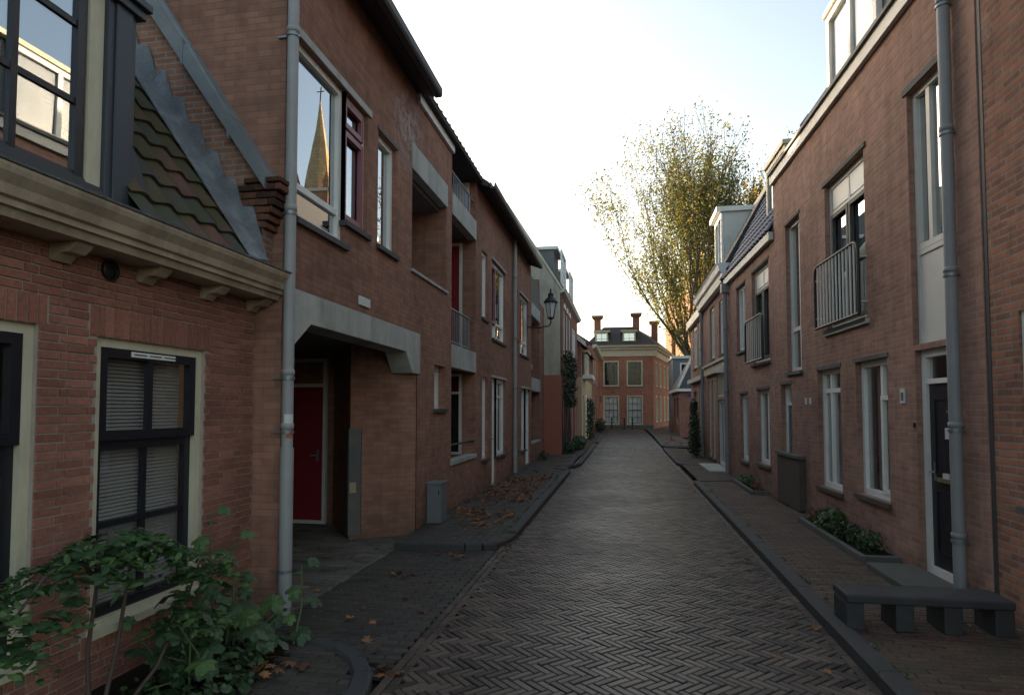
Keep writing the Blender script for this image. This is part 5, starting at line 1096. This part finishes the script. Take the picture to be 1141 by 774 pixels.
for (c, rad, n) in (((-2.62, 2.92, 1.10), (.22, .30, .06), 34), ((-2.60, 2.60, 1.02), (.18, .25, .07), 22), ((-2.56, 2.30, .86), (.14, .2, .08), 16), ((-2.52, 3.42, .86), (.16, .24, .08), 22), ((-2.50, 3.3, .62), (.14, .2, .07), 14), ((-2.62, 3.15, 1.02), (.2, .2, .05), 12)):
    for _ in range(int(n*1.3)):
        a = RND.uniform(0, 6.3); r = RND.random()**.5; p = Vector(c)+Vector((rad[0]*r*cos(a), rad[1]*r*sin(a), RND.uniform(-1, 1)*rad[2]-.10*r)); spray(lf, p, (cos(a), sin(a), -.1), .16, 4, .064, 'oval', (.3, .95), .6)
        put_leaf(lf, p, (cos(a)*.3, sin(a)*.3, 1), .10, 'lobed', RND.uniform(0, 6), RND.uniform(.2, .8))
lf.build('foliage', 'leaf_green', t, recalc=False)
t = thing('hollyhock_plant', (-2.45, 3.7, .08), 'sprawling plant with broad lobed green leaves at the corner of the near left house', 'plant')
m = MB(); lf = MB()
for k in range(22):
    a = RND.uniform(0, 6.3); y0 = RND.uniform(3.05, 4.35); x0 = RND.uniform(-2.85, -2.25); ht = RND.uniform(.2, .66)*(1 if y0 < 4.1 else .6); top = Vector((x0+.12*cos(a), y0+.18*sin(a), ht)); base_ = Vector((x0*.7-2.55*.3, y0*.6+3.7*.4, .06))
    mid = (top+base_)/2+Vector((0, 0, .06)); m.tube([base_, mid, top], [.008, .006, .003], 6, False)
    for q in range(4): put_leaf(lf, top.lerp(base_, q*.2)+Vector((RND.gauss(0, .06), RND.gauss(0, .07), RND.uniform(-.02, .05))), (RND.gauss(.35, .4), RND.gauss(-.3, .4), 1), RND.uniform(.08, .19), 'lobed', RND.uniform(0, 6.3), RND.uniform(.15, .85), .7)
for (x, y, z1) in ((-2.72, 3.82, 1.05), (-2.68, 4.02, .85), (-2.35, 4.35, .6)):
    m.tube([(x, y-.1, .06), (x+.02, y-.03, z1*.5), (x, y, z1)], [.01, .008, .004], 6, False)
    for k in range(8): z_ = z1-.1*k+.03; a = k*2.3; put_leaf(lf, (x+.10*cos(a), y+.10*sin(a), z_), (.5*cos(a)+.2, .5*sin(a)-.3, .9), .10+.012*k, 'lobed', a, RND.uniform(.4, 1) if k < 3 else RND.uniform(.2, .7), .6)
lf.build('foliage', 'leaf_green', t, recalc=False); m.build('stem', 'greenstem', t, recalc=False)
t = thing('ground_cover_plant', (-2.35, 3.3, .08), 'dense low grey-green plant in the soil below the sprawling broad-leaved plant', 'plant'); lf = MB(); foliage_ball(lf, (-2.5, 3.35, .12), (.34, .65, .14), 900, .045, 'lobed', (.1, .7), .8); foliage_ball(lf, (-2.85, 2.3, .12), (.2, .4, .12), 300, .045, 'lobed', (.1, .7), .8); lf.build('foliage', 'leaf_green', t, recalc=False)
m = MB(); m.tube([(-2.55, 3.0, .06), (-2.5, 3.4, .09), (-2.4, 3.8, .07)], .006, 5); m.build('stem', 'twig', t)

# ------------------------------------------------------------ fallen leaves
lf = MB()
def scatter(n, x0, x1, y0, y1, z, s0=.05, s1=.11, cl=0):
    cs = [(RND.uniform(x0, x1), RND.uniform(y0, y1)) for _ in range(max(1, cl))]
    for _ in range(n):
        if cl: c = RND.choice(cs); x, y = RND.gauss(c[0], .13), RND.gauss(c[1], .3)
        else: x, y = RND.uniform(x0, x1), RND.uniform(y0, y1)
        if x0 <= x <= x1: put_leaf(lf, (x, y, z+RND.uniform(.006, .022)), (RND.gauss(0, .25), RND.gauss(0, .25), 1), RND.uniform(s0, s1), 'maple', RND.uniform(0, 6.3), RND.random(), RND.uniform(-.8, 1.2))
scatter(420, -2.8, -1.65, 9.2, 15.5, .08, cl=16); scatter(380, -2.8, -1.75, 11.0, 14.8, .08); scatter(60, -2.8, -1.7, 7.9, 9.5, .08, cl=4); scatter(26, -1.55, -1.40, 7, 12, 0); scatter(10, -2.2, -1.8, 7.2, 7.6, .0)
scatter(20, -2.7, -1.7, 4.3, 7.5, .002, .05, .12); scatter(26, -2.5, -1.75, 2.9, 4.1, .085, .07, .13, cl=5); scatter(5, -1.6, -1.4, 3.85, 4.15, .0, .1, .15)
scatter(80, -2.8, -1.6, 14.5, 22, .08); scatter(40, 2.0, 2.7, 29, 38, .08, .1, .2); scatter(14, 1.3, 1.5, 4, 16, .0); scatter(40, -4.5, -2.9, 5.3, 7.8, .01, .04, .08); scatter(12, -1.3, 1.4, 4, 20, .012, .03, .07); scatter(16, 2.2, 2.8, 10.5, 16, .08, .04, .08)
fl = lf.build('fallen_leaves', 'leaf_fallen', recalc=False); struct(fl, 'stuff')

# small weeds in the joints along wall feet and kerbs
wd = MB()
def weed(x, y, z, s_):
    for _ in range(RND.randint(5, 12)):
        a = RND.uniform(0, 6.3); put_leaf(wd, (x+RND.gauss(0, s_*.5), y+RND.gauss(0, s_), z+RND.uniform(.005, s_*.6)), (cos(a), sin(a), 1.2), RND.uniform(.015, .04), 'oval', a, RND.random(), .3)
for _ in range(46):
    weed(-2.82+RND.uniform(0, .04), RND.uniform(8.6, 22), .078, RND.uniform(.02, .07))
for _ in range(46):
    y = RND.uniform(6.2, 16.8); weed(3.15-.03*y-RND.uniform(0, .05), y, .078, RND.uniform(.02, .06))
for _ in range(40): weed(1.71+RND.uniform(-.01, .03), RND.uniform(3.5, 15), .078, RND.uniform(.01, .04))
for _ in range(40): weed(-1.57-RND.uniform(-.01, .03), RND.uniform(8.4, 17), .078, RND.uniform(.01, .04))
for _ in range(25): weed(-3.06+RND.uniform(0, .08), RND.uniform(4.2, 4.85), .01, RND.uniform(.02, .06))
struct(wd.build('weeds', 'leaf_green', recalc=False), 'stuff')
